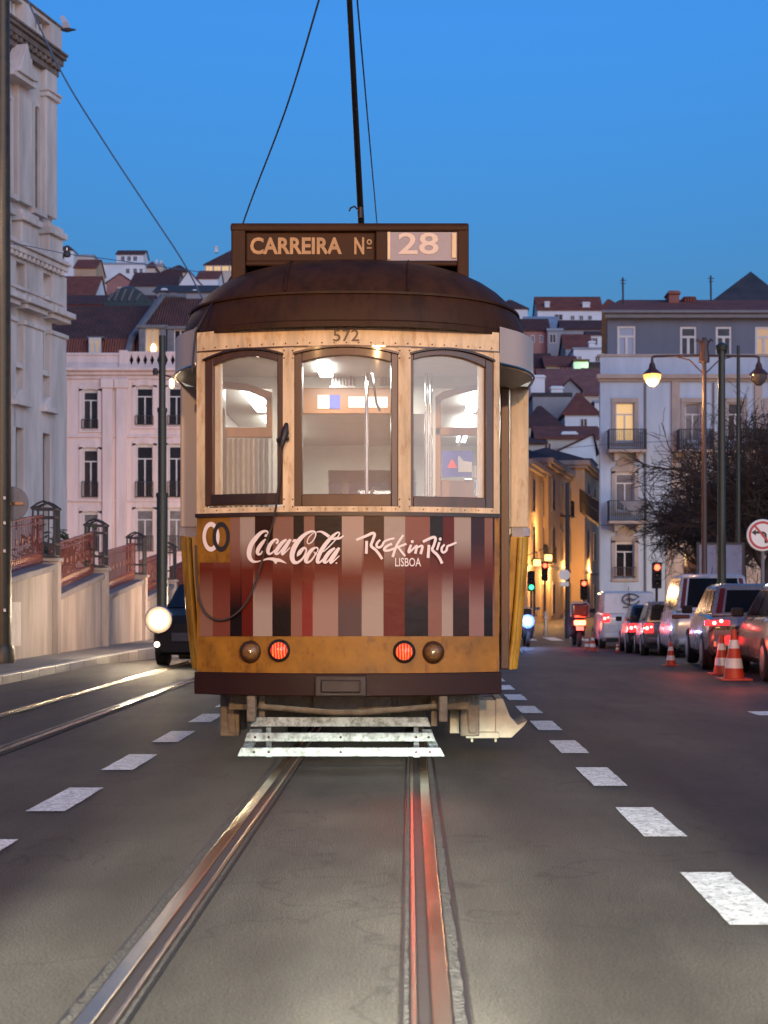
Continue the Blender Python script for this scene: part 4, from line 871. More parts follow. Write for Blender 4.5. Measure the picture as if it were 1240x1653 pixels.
for k, y in enumerate(ys[1:6]):
    z = zhi[k]+.11; ip = thing('iron_pier', ['', 'tallest ornate black iron pier, left of the potted plant', 'ornate black iron pier between the second and third railing sections', 'ornate black iron pier just left of the dark tram pole', 'ornate black iron pier farthest down the wall'][k] if k else 'ornate black iron pier beside the leftmost pole', 'iron pier', (XW-.16, y, z), 'iron piers on the street wall')
    mb = MB(); x = XW-.16; h = .92; a = .2
    for dx in (-a, a):
        for dy in (-a, a): mb.tube([(x+dx, y+dy, z), (x+dx, y+dy, z+h)], .022, 5)
    for zz in (.03, .25, h-.16, h):
        mb.box(x-a-.02, x+a+.02, y-a-.02, y-a+.02, z+zz-.02, z+zz+.02).box(x-a-.02, x+a+.02, y+a-.02, y+a+.02, z+zz-.02, z+zz+.02).box(x-a-.02, x-a+.02, y-a, y+a, z+zz-.02, z+zz+.02).box(x+a-.02, x+a+.02, y-a, y+a, z+zz-.02, z+zz+.02)
    for d_ in (-.1, .0, .1): mb.tube([(x+d_, y-a, z), (x+d_, y-a, z+h)], .012, 4); mb.tube([(x+a, y+d_, z), (x+a, y+d_, z+h)], .012, 4)
    build('cage', mb, M['ironrail'], ip)
    mb = MB(); mb.tube([(x-a-.04, y-a, z+h), (x-.1, y-a, z+h+.10), (x, y-a, z+h+.14), (x+.1, y-a, z+h+.10), (x+a+.04, y-a, z+h)], .022, 5); mb.tube([(x-a-.04, y+a, z+h), (x-.1, y+a, z+h+.10), (x, y+a, z+h+.14), (x+.1, y+a, z+h+.10), (x+a+.04, y+a, z+h)], .022, 5)
    mb.tube([(x-a, y-a, z+h), (x, y, z+h+.12), (x+a, y+a, z+h)], .018, 5); build('arched_top', mb, M['ironrail'], ip)
mb = MB().box(-40, XW-.36, 16, 52, -1, 1.2); tr = build('terrace', mb, M['pave']); tr['kind'] = 'structure'
# plant
pl = thing('potted_plant', 'dark leafy plant behind the railing right of the tallest iron pier', 'plant', (-7.5, 31.6, 1.2))
mb = MB(); rr = random.Random(3)
for k in range(420):
    c = Vector((-7.55+rr.gauss(0, .38), 31.6+rr.gauss(0, .3), 2.0+rr.gauss(0, .26)+.15*rr.random())); d = Vector((rr.gauss(0, 1), rr.gauss(0, 1), rr.gauss(.4, .6))).normalized()*rr.uniform(.07, .16); e = d.orthogonal().normalized()*rr.uniform(.02, .045)
    mb.quad(c-d, c+e, c+d, c-e)
build('leaves', mb, mat('dark_leaf', (.03, .05, .02), .6, var=.5, vs=8), pl)
mb = MB()
for k in range(14): a = rr.uniform(0, 6.28); mb.tube([(-7.55, 31.6, 1.5), (-7.55+.2*math.cos(a), 31.6+.2*math.sin(a), 1.9), (-7.55+.45*math.cos(a), 31.6+.4*math.sin(a), 2.2+rr.random()*.3)], .012, 4)
build('stems', mb, M['ironrail'], pl)
mb = MB().lathe([(.16, 0), (.22, .4), (.24, .42), (.2, .42)], (-7.55, 31.6, 1.2), 12); build('pot', mb, mat('white_pot', (.6, .6, .62), .5), pl)
# ---------------------------------------------------------------- white corner building (right)
Y1 = 72.0; g1 = gz(72)
X1 = lambda px: XX(px, Y1)
Z1 = lambda py: ZZ(py, Y1)
rb = thing('apartment_building', 'tall white corner building with grey attic storey and iron balconies on the right', 'building', (X1(1100), Y1, 0))
xl, xr = X1(969), X1(1420)
cols = [(994, 1024), (1106, 1131), (1175, 1200), (1240, 1266), (1308, 1334)]; rows = [(650, 712), (761, 824), (873, 932)]
holes = []; wl = []
for ci, (a, b) in enumerate(cols):
    for ri, (c, d) in enumerate(rows): h = (X1(a), X1(b), Z1(d), Z1(c)); holes.append(h); wl.append((h, ri, ci))
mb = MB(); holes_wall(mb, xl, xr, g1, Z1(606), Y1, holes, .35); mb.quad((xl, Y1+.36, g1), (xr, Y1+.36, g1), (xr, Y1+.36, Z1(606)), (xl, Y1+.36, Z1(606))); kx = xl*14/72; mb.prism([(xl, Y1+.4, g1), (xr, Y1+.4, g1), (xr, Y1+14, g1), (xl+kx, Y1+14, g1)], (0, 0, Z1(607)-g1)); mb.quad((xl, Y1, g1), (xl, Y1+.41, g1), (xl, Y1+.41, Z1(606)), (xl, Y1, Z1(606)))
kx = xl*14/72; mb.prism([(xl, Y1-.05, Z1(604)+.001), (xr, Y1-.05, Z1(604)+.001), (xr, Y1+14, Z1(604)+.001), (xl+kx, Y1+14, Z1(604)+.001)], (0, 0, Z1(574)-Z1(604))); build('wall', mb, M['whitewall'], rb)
for h, ri, ci in wl:
    win(rb, *h, Y1, M['litglass'] if (ri, ci) == (0, 0) else (M['curtain'] if (ri+ci) % 2 else M['darkglass']), arch=.18 if ri else 0, sur=M['beigestone'], surw=.2, mull=1, trans=.70)
    if ri < 2:
        x0, x1 = h[0]-.45, h[1]+.5; zf = Z1(728 if ri == 0 else 842)
        mb = MB(); mb.box(x0, x1, Y1-.9, Y1, zf-.14, zf); mb.box(x0+.3, x0+.5, Y1-.6, Y1, zf-.5, zf-.141); mb.box(x1-.5, x1-.3, Y1-.6, Y1, zf-.5, zf-.141); bs_ = build('balcony_slab', mb, M['beigestone'], rb, bevel=.02)
        railing(rb, x0+.04, x1-.04, zf, zf+.98, Y1, .82, M['ironrail'], .09, bar=.014)
        if ci == 0 and ri == 1: mb = MB(); mb.prism([(x0+.5, Y1-.86, zf+.95), (x1-.06, Y1-.86, zf+.95), (x1-.5, Y1-.88, zf+.35), ((x0+x1)/2+.3, Y1-.88, zf+.2)], (0, .02, 0)); build('hung_cloth', mb, M['lead'], rb)
    else: railing(rb, h[0]-.05, h[1]+.05, h[2], h[2]+.5, Y1, .18, M['ironrail'], .1, bar=.014)
    if ri: mb = MB(); xm = (h[0]+h[1])/2; mb.prism([(xm-.45, Y1-.07, h[3]+.30), (xm-.3, Y1-.07, h[3]+.55), (xm, Y1-.07, h[3]+.72), (xm+.3, Y1-.07, h[3]+.55), (xm+.45, Y1-.07, h[3]+.30)], (0, .1, 0)); build('window_crest', mb, M['beigestone'], rb, bevel=.02)
mb = MB(); mb.box(xl-.2, xr, Y1-.28, Y1+.2, Z1(612), Z1(605)); mb.box(xl-.1, xr, Y1-.14, Y1+.2, Z1(616), Z1(612)); mb.box(xl-.12, xr, Y1-.12, Y1+.3, Z1(576), Z1(572)); build('cornice', mb, M['beigestone'], rb, bevel=.02)
mb = MB(); mb.box(X1(1084), X1(1097), Y1-.1, Y1+.1, g1, Z1(616)); mb.box(X1(1218), X1(1230), Y1-.1, Y1+.1, g1, Z1(616)); build('pilaster', mb, M['beigestone'], rb)
for q_ in (1042, 1152): mb = MB().tube([(X1(q_), Y1-.06, g1), (X1(q_), Y1-.06, Z1(618))], .045, 6); build('drainpipe', mb, M['lead'], rb, smooth=60)
mb = MB(); mb.box(X1(1075), xr, Y1-.06, Y1+.1, g1, Z1(858)); build('ground_floor_facing', mb, M['beigestone'], rb)
# shopfront openings of the ground floor
for a, b in ((1104, 1136), (1170, 1200), (1240, 1270)): mb = MB().box(X1(a), X1(b), Y1-.09, Y1-.061, g1, Z1(890)); build('doorway', mb, M['darkglass'], rb)
mb = MB(); xa = X1(983); za, zb_ = Z1(574), Z1(512); ah = [(X1(a), X1(b), za+.02, Z1(c)) for a, b, c in ((999, 1029, 523), (1101, 1128, 524), (1159, 1185, 524), (1223, 1252, 524), (1290, 1316, 524))]
holes_wall(mb, xa, xr, za, zb_, Y1+.5, ah, .3); mb.quad((xa, Y1+.82, za), (xr, Y1+.82, za), (xr, Y1+.82, zb_), (xa, Y1+.82, zb_)); mb.prism([(xa, Y1+.85, za), (xr, Y1+.85, za), (xr, Y1+12, za), (xa+xa*11.5/72, Y1+12, za)], (0, 0, zb_-za)); mb.quad((xa, Y1+.5, za), (xa, Y1+.86, za), (xa, Y1+.86, zb_), (xa, Y1+.5, zb_)); build('attic_wall', mb, M['greywall'], rb)
for k, h in enumerate(ah): win(rb, *h, Y1+.5, M['bluewin'] if k == 0 else (M['dimlit'] if k == 3 else M['darkglass']), mull=1, trans=.66, inner=.11, rec=.1)
mb = MB(); [mb.prism([(xa-q_, Y1+r_, z_), (xr, Y1+r_, z_), (xr, Y1+12, z_), (xa+xa*11.5/72-q_, Y1+12, z_)], (0, 0, h_)) for q_, r_, z_, h_ in ((.2, .15, zb_, Z1(505)-zb_), (.35, 0, Z1(505), Z1(500)-Z1(505)))]; build('attic_cornice', mb, M['lead'], rb, bevel=.03)
mb = MB(); yr = Y1+5; mb.quad((xa-.3, Y1+.1, Z1(500)), (xr, Y1+.1, Z1(500)), (xr, yr, ZZ(484, yr)), (X1(1004)+.6, yr, ZZ(484, yr))); mb.poly([(xa-.3, Y1+.1, Z1(500)), (X1(1004)+.6, yr, ZZ(484, yr)), (xa-.3+xa*11.5/72, Y1+12, Z1(500))]); rf = build('roof', mb, M['tile'], rb)
a, b = P(1077, 500, 76), P(1094, 472, 76); mb = MB().box(a.x, b.x, 75.5, 76.5, a.z, b.z); mb.box(a.x-.06, b.x+.06, 75.4, 76.6, b.z-.2, b.z-.08); build('chimney', mb, mat('brick_red', (.28, .11, .09), .8, var=.3), rf, bevel=.03)
a, b = P(1100, 500, 76.5), P(1122, 481, 76.5); mb = MB().box(a.x, b.x, 76, 77, a.z, b.z); build('chimney', mb, M['tile'], rf, bevel=.1)
mb = MB()
for px, t_, b_ in ((1006, 448, 492), (1148, 445, 485)): mb.tube([P(px, b_, 75), P(px-.5, t_, 75)], .05, 5); mb.box(P(px-5, 0, 75).x, P(px+5, 0, 75).x, 74.98, 75.02, ZZ(t_+4, 75), ZZ(t_+5, 75)); mb.box(P(px-4, 0, 75).x, P(px+4, 0, 75).x, 74.98, 75.02, ZZ(t_+9, 75), ZZ(t_+10, 75))
build('aerial', mb, M['ironrail'], rf)
sr = thing('slate_pavilion', 'grey pyramid slate roof rising behind the white corner building', 'building', (XX(1210, 92), 92, 0))
mb = MB(); a, b, c = P(1146, 488, 90), P(1275, 488, 90), P(1212, 438, 94); mb.poly([a, b, c]).poly([a, (a.x, 98, a.z), c]).poly([b, c, (b.x, 98, b.z)]); build('roof', mb, M['slate'], sr)
mb = MB().box(a.x+.3, b.x-.3, 90.4, 97.6, 0, a.z); build('wall', mb, M['greywall'], sr)

# ---------------------------------------------------------------- hillside
def hill_z(x, y):
    if y < 108: return -1.
    s_ = .215 if x > -4 else .215+.04*min(1, (-4-x)/25)
    return -1 + (y-108)*s_ + .9*math.sin(x*.13+y*.05)
mb = MB(); nx, ny = 40, 40
for j in range(ny+1):
    y = 108+j*9.5
    for i in range(nx+1): x = -110+i*5.5; mb.v.append((x, y, hill_z(x, y)-1.5))
for j in range(ny):
    for i in range(nx): a = j*(nx+1)+i; mb.f.append((a, a+1, a+nx+2, a+nx+1)); mb.m.append(0)
hl = build('hillside', mb, mat('hillside_ground', (.05, .05, .035), .9, var=.5, vs=.2), smooth=60); hl['kind'] = 'structure'
W = dict(w=mat('hill_white_wall', (.80, .82, .84), .85, var=.2, vs=.25), c=mat('hill_cream_wall', (.62, .54, .45), .85, var=.25, vs=.3), p=mat('hill_rose_wall', (.44, .22, .19), .85, var=.25, vs=.3), g=mat('hill_grey_wall', (.34, .34, .36), .85, var=.3, vs=.3), b=mat('hill_beige_wall', (.55, .38, .24), .85, var=.25, vs=.3))
RF = dict(t=M['tile'], d=M['tiledark'], k=M['tilepink'], s=M['slate'], l=mat('blue_grey_sheet_roof', (.30, .35, .42), .6, var=.25, vs=.5))
def house(label, x0, x1, pr, pe, pb_, wall, roof, kind='ridge', Y=None, D=9, wins=(), cat='house', lit=0, chim=(), wscale=1., rx=None):
    """pr, pe, pb_: heights of ridge, eaves and foot as seen in the photo; Y: distance"""
    if Y is None: Y = (108*.285+5.5)/(.285-(VY-pe)/FPX) ; Y = max(112, min(430, Y))
    a, b = XX(x0, Y), XX(x1, Y); ze = ZZ(pe, Y); zb_ = min(ZZ(pb_, Y), hill_z((a+b)/2, Y))-3; zr = ZZ(pr, Y+D/2)
    t = thing('hillside_house', label, cat, ((a+b)/2, Y, ZZ(pb_, Y)), 'houses on the hillside')
    mb = MB().box(a, b, Y, Y+D, zb_, ze)
    if kind == 'gable': mb.poly([(a, Y, ze), (b, Y, ze), ((a+b)/2 if rx is None else XX(rx, Y), Y, ZZ(pr, Y))])
    if kind == 'ridge': mb.poly([(a, Y, ze), (a, Y+D, ze), (a, Y+D/2, zr)]).poly([(b, Y, ze), (b, Y+D, ze), (b, Y+D/2, zr)])
    build('wall', mb, W[wall], t)
    o = .25; mb = MB(); k = XX(1, Y)-XX(0, Y)
    if kind == 'ridge': mb.prism([(a-o, Y-o, ze-.05), (b+o, Y-o, ze-.05), (b+o, Y+D/2, zr), (a-o, Y+D/2, zr)], (0, 0, .12)); mb.prism([(a-o, Y+D/2, zr), (b+o, Y+D/2, zr), (b+o, Y+D+o, ze), (a-o, Y+D+o, ze)], (0, 0, .12))
    elif kind == 'hip':
        h = min(D/2, (b-a)*.45); q = [(a-o, Y-o, ze), (b+o, Y-o, ze), (b+o, Y+D+o, ze), (a-o, Y+D+o, ze)]; r1, r2 = (a+h, Y+D/2, zr), (b-h, Y+D/2, zr)
        mb.poly([q[0], q[1], r2, r1]).poly([q[1], q[2], r2]).poly([q[2], q[3], r1, r2]).poly([q[3], q[0], r1]); mb.box(a-o, b+o, Y-o, Y+D+o, ze-.12, ze-.005)
    elif kind == 'gable':
        xm = (a+b)/2 if rx is None else XX(rx, Y); zt = ZZ(pr, Y)
        mb.prism([(a-o, Y-o, ze-.1), (xm, Y-o, zt+.02), (xm, Y+D, zt+.02), (a-o, Y+D, ze-.1)], (0, 0, .14)); mb.prism([(xm, Y-o, zt+.02), (b+o, Y-o, ze-.1), (b+o, Y+D, ze-.1), (xm, Y+D, zt+.02)], (0, 0, .14))
    elif kind == 'flat': mb.box(a-.12, b+.12, Y-.12, Y+D, ze+.004, ZZ(pr, Y))
    rf = build('roof', mb, RF[roof], t)
    for (wx0, wx1, wy0, wy1, *l) in wins:
        p0, p1 = P(wx0, wy1, Y), P(wx1, wy0, Y); mb = MB(); f_ = .10
        mb.box(p0.x-f_, p1.x+f_, Y-.05, Y-.004, p0.z-f_, p0.z).box(p0.x-f_, p1.x+f_, Y-.05, Y-.004, p1.z, p1.z+f_).box(p0.x-f_, p0.x, Y-.05, Y-.004, p0.z, p1.z).box(p1.x, p1.x+f_, Y-.05, Y-.004, p0.z, p1.z).box((p0.x+p1.x)/2-.04, (p0.x+p1.x)/2+.04, Y-.05, Y-.015, p0.z, p1.z)
        w_ = build('window', mb, M['wframe'], t); mb = MB().quad((p0.x, Y-.012, p0.z), (p1.x, Y-.012, p0.z), (p1.x, Y-.012, p1.z), (p0.x, Y-.012, p1.z)); build('pane', mb, (M['litglass'] if l and l[0] == 1 else M['dimlit']) if l else M['darkglass'], w_)
    for (cx0, cx1, cy0, cy1) in chim:
        p0, p1 = P(cx0, cy1, Y+1), P(cx1, cy0, Y+1); mb = MB().box(p0.x, p1.x, Y+.6, Y+1.5, p0.z, p1.z); mb.box(p0.x-.12, p1.x+.12, Y+.5, Y+1.6, p1.z-.3, p1.z-.12); build('chimney', mb, W['w'], rf, bevel=.05)
    return t
H = house
# left hill
H('small white house with a dark roof just right of the church', 88, 119, 396, 404, 440, 'w', 'd', 'hip', wins=((98, 104, 410, 418),))
H('beige house lit by a warm lamp, right of the small white house', 120, 155, 420, 433, 480, 'b', 't', 'ridge', wins=((136, 142, 446, 462),), Y=300)
H('flat-topped beige block on the hill skyline above the warm-lit house', 122, 152, 411, 414, 432, 'c', 'l', 'flat', Y=345)
H('large white house with a boxed top storey, highest on the left hill', 154, 234, 424, 427, 472, 'w', 'l', 'flat', Y=318, wins=((160, 166, 436, 446), (204, 209, 434, 441), (216, 221, 434, 441), (226, 230, 434, 441)))
H('white upper storey with a brown roof on top of the left hill', 188, 232, 405, 411, 428, 'w', 'd', 'ridge', Y=326, D=6, wins=((196, 201, 414, 421), (206, 211, 414, 421), (216, 221, 414, 421)))
H('low red-roofed house right of the large white house on the skyline', 232, 250, 422, 432, 460, 'c', 't', 'hip', Y=320)
H('pale chimney-like block on the left skyline', 250, 263, 425, 428, 450, 'c', 'l', 'flat', Y=330, chim=((252, 255, 420, 428), (259, 262, 421, 428)))
H('dark hipped roof between the pale block and the gable on the left hill', 262, 306, 428, 439, 465, 'c', 'd', 'hip', Y=322)
H('rose-walled house with a small brown gable below the large white house', 172, 216, 442, 457, 492, 'p', 'd', 'gable', Y=285, wins=((190, 196, 464, 470, 2),))
H('long brown-roofed house with two skylights on the left hill', 210, 284, 441, 462, 480, 'g', 'd', 'ridge', Y=272, D=12)
H('white gable wall with steep roof left of the destination box', 282, 334, 437, 470, 490, 'w', 'd', 'gable', Y=268, rx=305)
H('red-roofed white house right of the steep white gable', 318, 352, 438, 450, 485, 'w', 't', 'ridge', Y=290, wins=((334, 340, 462, 468), ))
oc = H('round-cornered house with a lit window band on the left skyline', 330, 420, 402, 427, 470, 'c', 'd', 'hip', Y=318, D=14, wins=((333, 343, 430, 437, 1), (346, 356, 430, 437, 1), (359, 369, 430, 437, 1), (372, 382, 430, 437, 1), (395, 403, 430, 437, 1)), chim=((347, 352, 398, 408),))
H('old brown-roofed house just right of the church cornice', 88, 152, 447, 478, 500, 'w', 't', 'ridge', Y=215, D=10)
H('white-walled house with a dark roof in front of the warm-lit house', 112, 154, 478, 480, 500, 'w', 'd', 'ridge', Y=205, D=6)
H('dark filler roofs behind the pink building, far left', 60, 240, 478, 492, 520, 'p', 'd', 'ridge', Y=170, D=8)
H('grey roof terrace behind the pink building roof', 250, 345, 462, 472, 500, 'g', 's', 'ridge', Y=190, D=8, wins=((258, 266, 474, 482), (276, 284, 474, 482)), chim=((262, 270, 466, 476), (312, 318, 468, 478)))
sg = thing('glass_skylight', 'domed greenish glass skylight roof behind the pink building', 'skylight', (XX(205, 120), 120, 20))
mb = MB(); Ysk = 120
base = [(170, 485), (178, 478), (190, 468), (203, 464), (215, 464), (228, 471), (245, 485)]
mb.loft([[tuple(P(x, y, Ysk)) for x, y in base], [tuple(P(205+(x-205)*.9, y-2, Ysk+5)) for x, y in base]], False, False); mb.poly([tuple(P(x, y, Ysk)) for x, y in base]); mb.box(XX(168, Ysk), XX(248, Ysk), Ysk, Ysk+6, 10, ZZ(485, Ysk)); build('glazing', mb, mat('green_skylight', (.03, .06, .065), .6, var=.3), sg)
mb = MB()
for x in (182, 192, 203, 215, 227): mb.tube([P(x-8, 485, Ysk-.05), P(x, 466 if 190 < x < 220 else 473, Ysk-.05)], .12, 4)
build('glazing_bars', mb, M['lead'], sg)
# right hill
H('long white house with a red roof on the right skyline', 868, 972, 480, 501, 525, 'w', 't', 'ridge', Y=262, D=9, wins=((896, 908, 508, 516), (922, 927, 510, 516), (936, 941, 510, 516), (950, 955, 510, 516)), chim=((879, 887, 487, 497), (940, 952, 488, 500)))
H('red roof end right of the long white house on the skyline', 966, 1010, 483, 502, 530, 'w', 't', 'hip', Y=266, D=9)
H('brown-roofed house touching the tram roof on the right skyline', 800, 852, 484, 498, 520, 'w', 'd', 'hip', Y=258)
H('pale blue-grey sheet-roofed house below the long white house', 850, 902, 512, 530, 548, 'g', 'l', 'ridge', Y=225, D=8)
H('rose-walled house with a dark gable right of the tram roof', 838, 886, 516, 534, 580, 'p', 'd', 'ridge', Y=205, D=7, wins=((872, 876, 542, 552), (858, 862, 542, 552)))
H('narrow grey house with a white balcony beside the rose-walled house', 884, 908, 530, 534, 580, 'g', 'l', 'flat', Y=204, wins=((888, 897, 540, 553),))
H('brown-roofed house below the red roof end on the right', 908, 985, 518, 532, 560, 'g', 'd', 'ridge', Y=218, D=8)
H('white house with tall windows behind the corner building attic', 950, 1000, 536, 541, 572, 'w', 'd', 'ridge', Y=200, D=6, wins=((957, 964, 546, 556), (974, 981, 546, 556)))
H('low red roof with grey gable left of the white chimney house', 913, 955, 541, 562, 590, 'g', 't', 'ridge', Y=192, D=7)
H('flat white house with a round chimney on the right hill', 926, 976, 561, 564, 600, 'w', 'l', 'flat', Y=186, wins=((962, 968, 576, 584), (934, 938, 576, 584)), chim=((950, 960, 551, 563),))
H('red tiled roof with a skylight on the right hill', 882, 932, 576, 592, 606, 'c', 't', 'ridge', Y=176, D=7, wins=((904, 914, 593, 597),))
gl = H('small house with green-lit wall in the middle of the right hill', 926, 950, 580, 584, 604, 'w', 'd', 'flat', Y=174)
lamp('POINT', (XX(946, 174), 172.5, ZZ(596, 174)), 90, (.45, 1, .3), .3, None, 'green_wall_light')
H('dark red roof at the edge of the corner building', 945, 1000, 586, 606, 625, 'w', 'd', 'ridge', Y=172, D=8)
H('dark roofs directly right of the tram canopy', 838, 890, 572, 594, 612, 'p', 'd', 'ridge', Y=178, D=7)
H('big faded pink roof in the middle of the right hill', 876, 985, 597, 638, 660, 'c', 'k', 'ridge', Y=150, D=12)
H('small brown gable in front of the big pink roof', 904, 937, 613, 630, 650, 'g', 'd', 'gable', Y=148, D=6)
H('grey walled house with two white chimneys below the big pink roof', 860, 922, 634, 640, 672, 'g', 's', 'flat', Y=144, chim=((856, 879, 606, 640), (889, 908, 624, 642)))
H('white house under a pointed red pyramid roof', 912, 966, 634, 668, 695, 'w', 't', 'hip', Y=138, D=6, wins=((938, 947, 677, 690),))
H('white box house behind the pyramid roof, by the corner building', 960, 985, 646, 650, 675, 'w', 'l', 'flat', Y=140)
H('dark hipped roof over a cream wall beside the tram window', 846, 908, 655, 688, 730, 'c', 'd', 'hip', Y=134, D=8)
H('red roof with a tall white chimney above the orange street', 868, 968, 690, 708, 750, 'c', 't', 'ridge', Y=128, D=6, chim=((907, 930, 697, 742),), wins=((880, 889, 716, 738),))
H('pale blue gabled wall above the orange street', 894, 962, 702, 732, 752, 'w', 'd', 'gable', Y=122, rx=958, D=5)
H('cream house partly hidden by the tram side above the street', 838, 880, 708, 716, 800, 'c', 'd', 'ridge', Y=126, D=6, wins=((857, 862, 752, 763), (867, 872, 752, 763)))
for k, (x0, x1, pr, pe, Y, wl_, rf) in enumerate(((905, 960, 742, 752, 116, 'g', 'd'), (800, 850, 540, 560, 200, 'c', 't'), (800, 850, 600, 622, 160, 'w', 'd'))):
    H(['black pitched roof just behind the orange corner house', 'roof seen beside the tram canopy, mostly hidden', 'roof behind the tram side column, mostly hidden'][k], x0, x1, pr, pe, pe+60, wl_, rf, 'ridge', Y=Y, D=7)

# ---------------------------------------------------------------- orange-lit street going downhill
M['ochre'] = mat('ochre_render', (.58, .42, .27), .85, var=.2, vs=.5, streak=True)
def row_house(label, pa, ya, pb_, yb, ztop, wallm, nw, floors=3, roofm=None, side=0, balc=()):
    A = Vector((XX(pa, ya), ya, 0)); B = Vector((XX(pb_, yb), yb, 0)); d = (B-A).normalized(); nrm = Vector((d.y, -d.x, 0)); nrm = nrm if nrm.y < 0 else -nrm; L = (B-A).length
    t = thing('street_house', label, 'house', tuple(A+Vector((0, 0, gz(ya)))), 'row of houses in the orange-lit street')
    pt = lambda s_, z, o=0: tuple(A+d*s_+nrm*o+Vector((0, 0, z)))
    def pbx(mb, s0, s1, z0, z1, o0, o1): return mb.prism([pt(s0, z0, o0), pt(s1, z0, o0), pt(s1, z0, o1), pt(s0, z0, o1)], (0, 0, z1-z0))
    mb = MB(); pbx(mb, 0, L, -1.5, ztop, -6, 0); build('wall', mb, wallm, t)
    mb = MB(); pbx(mb, -.2, L+.2, ztop-.5, ztop-.3, -6, .2); pbx(mb, -.3, L+.3, ztop-.298, ztop, -6, .35); pbx(mb, 0, L, 2.9, 3.05, -.1, .08); build('cornice', mb, M['beigestone'], t, bevel=.02)
    mb = MB(); c = pt(L/2, 0, -3); mb.poly([pt(-.3, ztop+.003, .35), pt(L+.3, ztop+.003, .35), pt(L*.7, ztop+1.3, -3), pt(L*.3, ztop+1.3, -3)]).poly([pt(-.3, ztop+.003, .35), pt(L*.3, ztop+1.3, -3), pt(-.3, ztop, -6)]); build('roof', mb, roofm or M['tiledark'], t)
    for i in range(nw):
        s_ = L*(i+.5)/nw
        for f in range(floors):
            z0 = .3+f*(ztop-.9)/floors + (.5 if f else 0); z1 = z0+1.75
            mb = MB(); pbx(mb, s_-.55, s_+.55, z0-.1, z1+.15, .0, .06); fr = build('window', mb, M['beigestone'], t)
            mb = MB(); pbx(mb, s_-.4, s_+.4, z0, z1, .05, .075); build('pane', mb, M['darkglass'], fr)
            if (i, f) in balc:
                mb = MB(); pbx(mb, s_-.8, s_+.8, z0-.2, z0-.1, 0, .7); pbx(mb, s_-.8, s_+.8, z0+.75, z0+.8, .66, .7)
                for q_ in range(15): pbx(mb, s_-.8+q_*.114, s_-.78+q_*.114, z0-.1, z0+.75, .66, .69)
                build('balcony', mb, M['ironrail'], t)
    return t
row_house('yellow-lit narrow house front at the left of the orange street', 852, 80, 884, 88, ZZ(752, 84), M['ochre'], 2, 3, balc=((0, 1), (1, 1)))
row_house('orange-lit corner house with a pale cornice in the middle of the street', 885, 86, 926, 98, ZZ(754, 92), M['ochre'], 3, 3, balc=((1, 2),))
row_house('dim house face just right of the orange corner house', 926, 98, 946, 104, ZZ(767, 101), M['ochre'], 1, 3, balc=((0, 2),))
row_house('farther cream-lit house front beside the white corner building', 944, 96, 972, 109, ZZ(752, 100), M['ochre'], 3, 3)
db_ = thing('side_balcony', 'long dark iron balcony at the side of the white corner building', 'balcony', (XX(955, 70), 74, ZZ(845, 74)))
a, b = P(936, 822, 86), P(967, 846, 73); mb = MB(); mb.prism([tuple(a), tuple(b), (b.x+.6, b.y, b.z), (a.x+1.4, a.y, a.z)], (0, 0, -.16)); build('balcony_slab', mb, M['ironrail'], db_)
mb = MB()
for k in range(40):
    q_ = a.lerp(b, k/39); mb.tube([q_, q_+Vector((0, 0, 1.15))], .022, 4)
mb.tube([a+Vector((0, 0, 1.15)), b+Vector((0, 0, 1.15))], .04, 4); mb.tube([a+Vector((0, 0, .6)), b+Vector((0, 0, .6))], .03, 4); build('balcony_railing', mb, M['ironrail'], db_)
for (px, py, Y, e) in ((868, 925, 81, 260), (893, 930, 87, 240), (918, 925, 94, 260), (952, 920, 100, 230), (884, 860, 84, 120)):
    lamp('POINT', (XX(px, Y), Y-1.2, ZZ(py, Y)), e, (1, .50, .16), .3, None, 'orange_street_light')
for k, (px, py) in enumerate(((867, 908), (885, 900))):
    s_ = thing('wall_lantern', ['left of two glowing orange square lanterns beside the tram', 'right of two glowing orange square lanterns, above the red signal'][k], 'lantern', tuple(P(px, py, 70)), 'square lanterns in the orange street')
    mb = MB(); c = P(px, py, 70); mb.box(c.x-.16, c.x+.16, 69.85, 70.15, c.z-.16, c.z+.14); build('lamp_glass', mb, mat('lit_lantern', (1, .7, .3), .4, emit=(1, .50, .14), es=1.6), s_, bevel=.03)
    mb = MB(); mb.box(c.x-.2, c.x+.2, 69.8, 70.2, c.z+.14, c.z+.19); mb.tube([(c.x, 70, c.z+.19), (c.x, 70, c.z+.5), (c.x, 75 if k else 78, c.z+.5)], .025, 5); build('bracket', mb, M['ironrail'], s_)
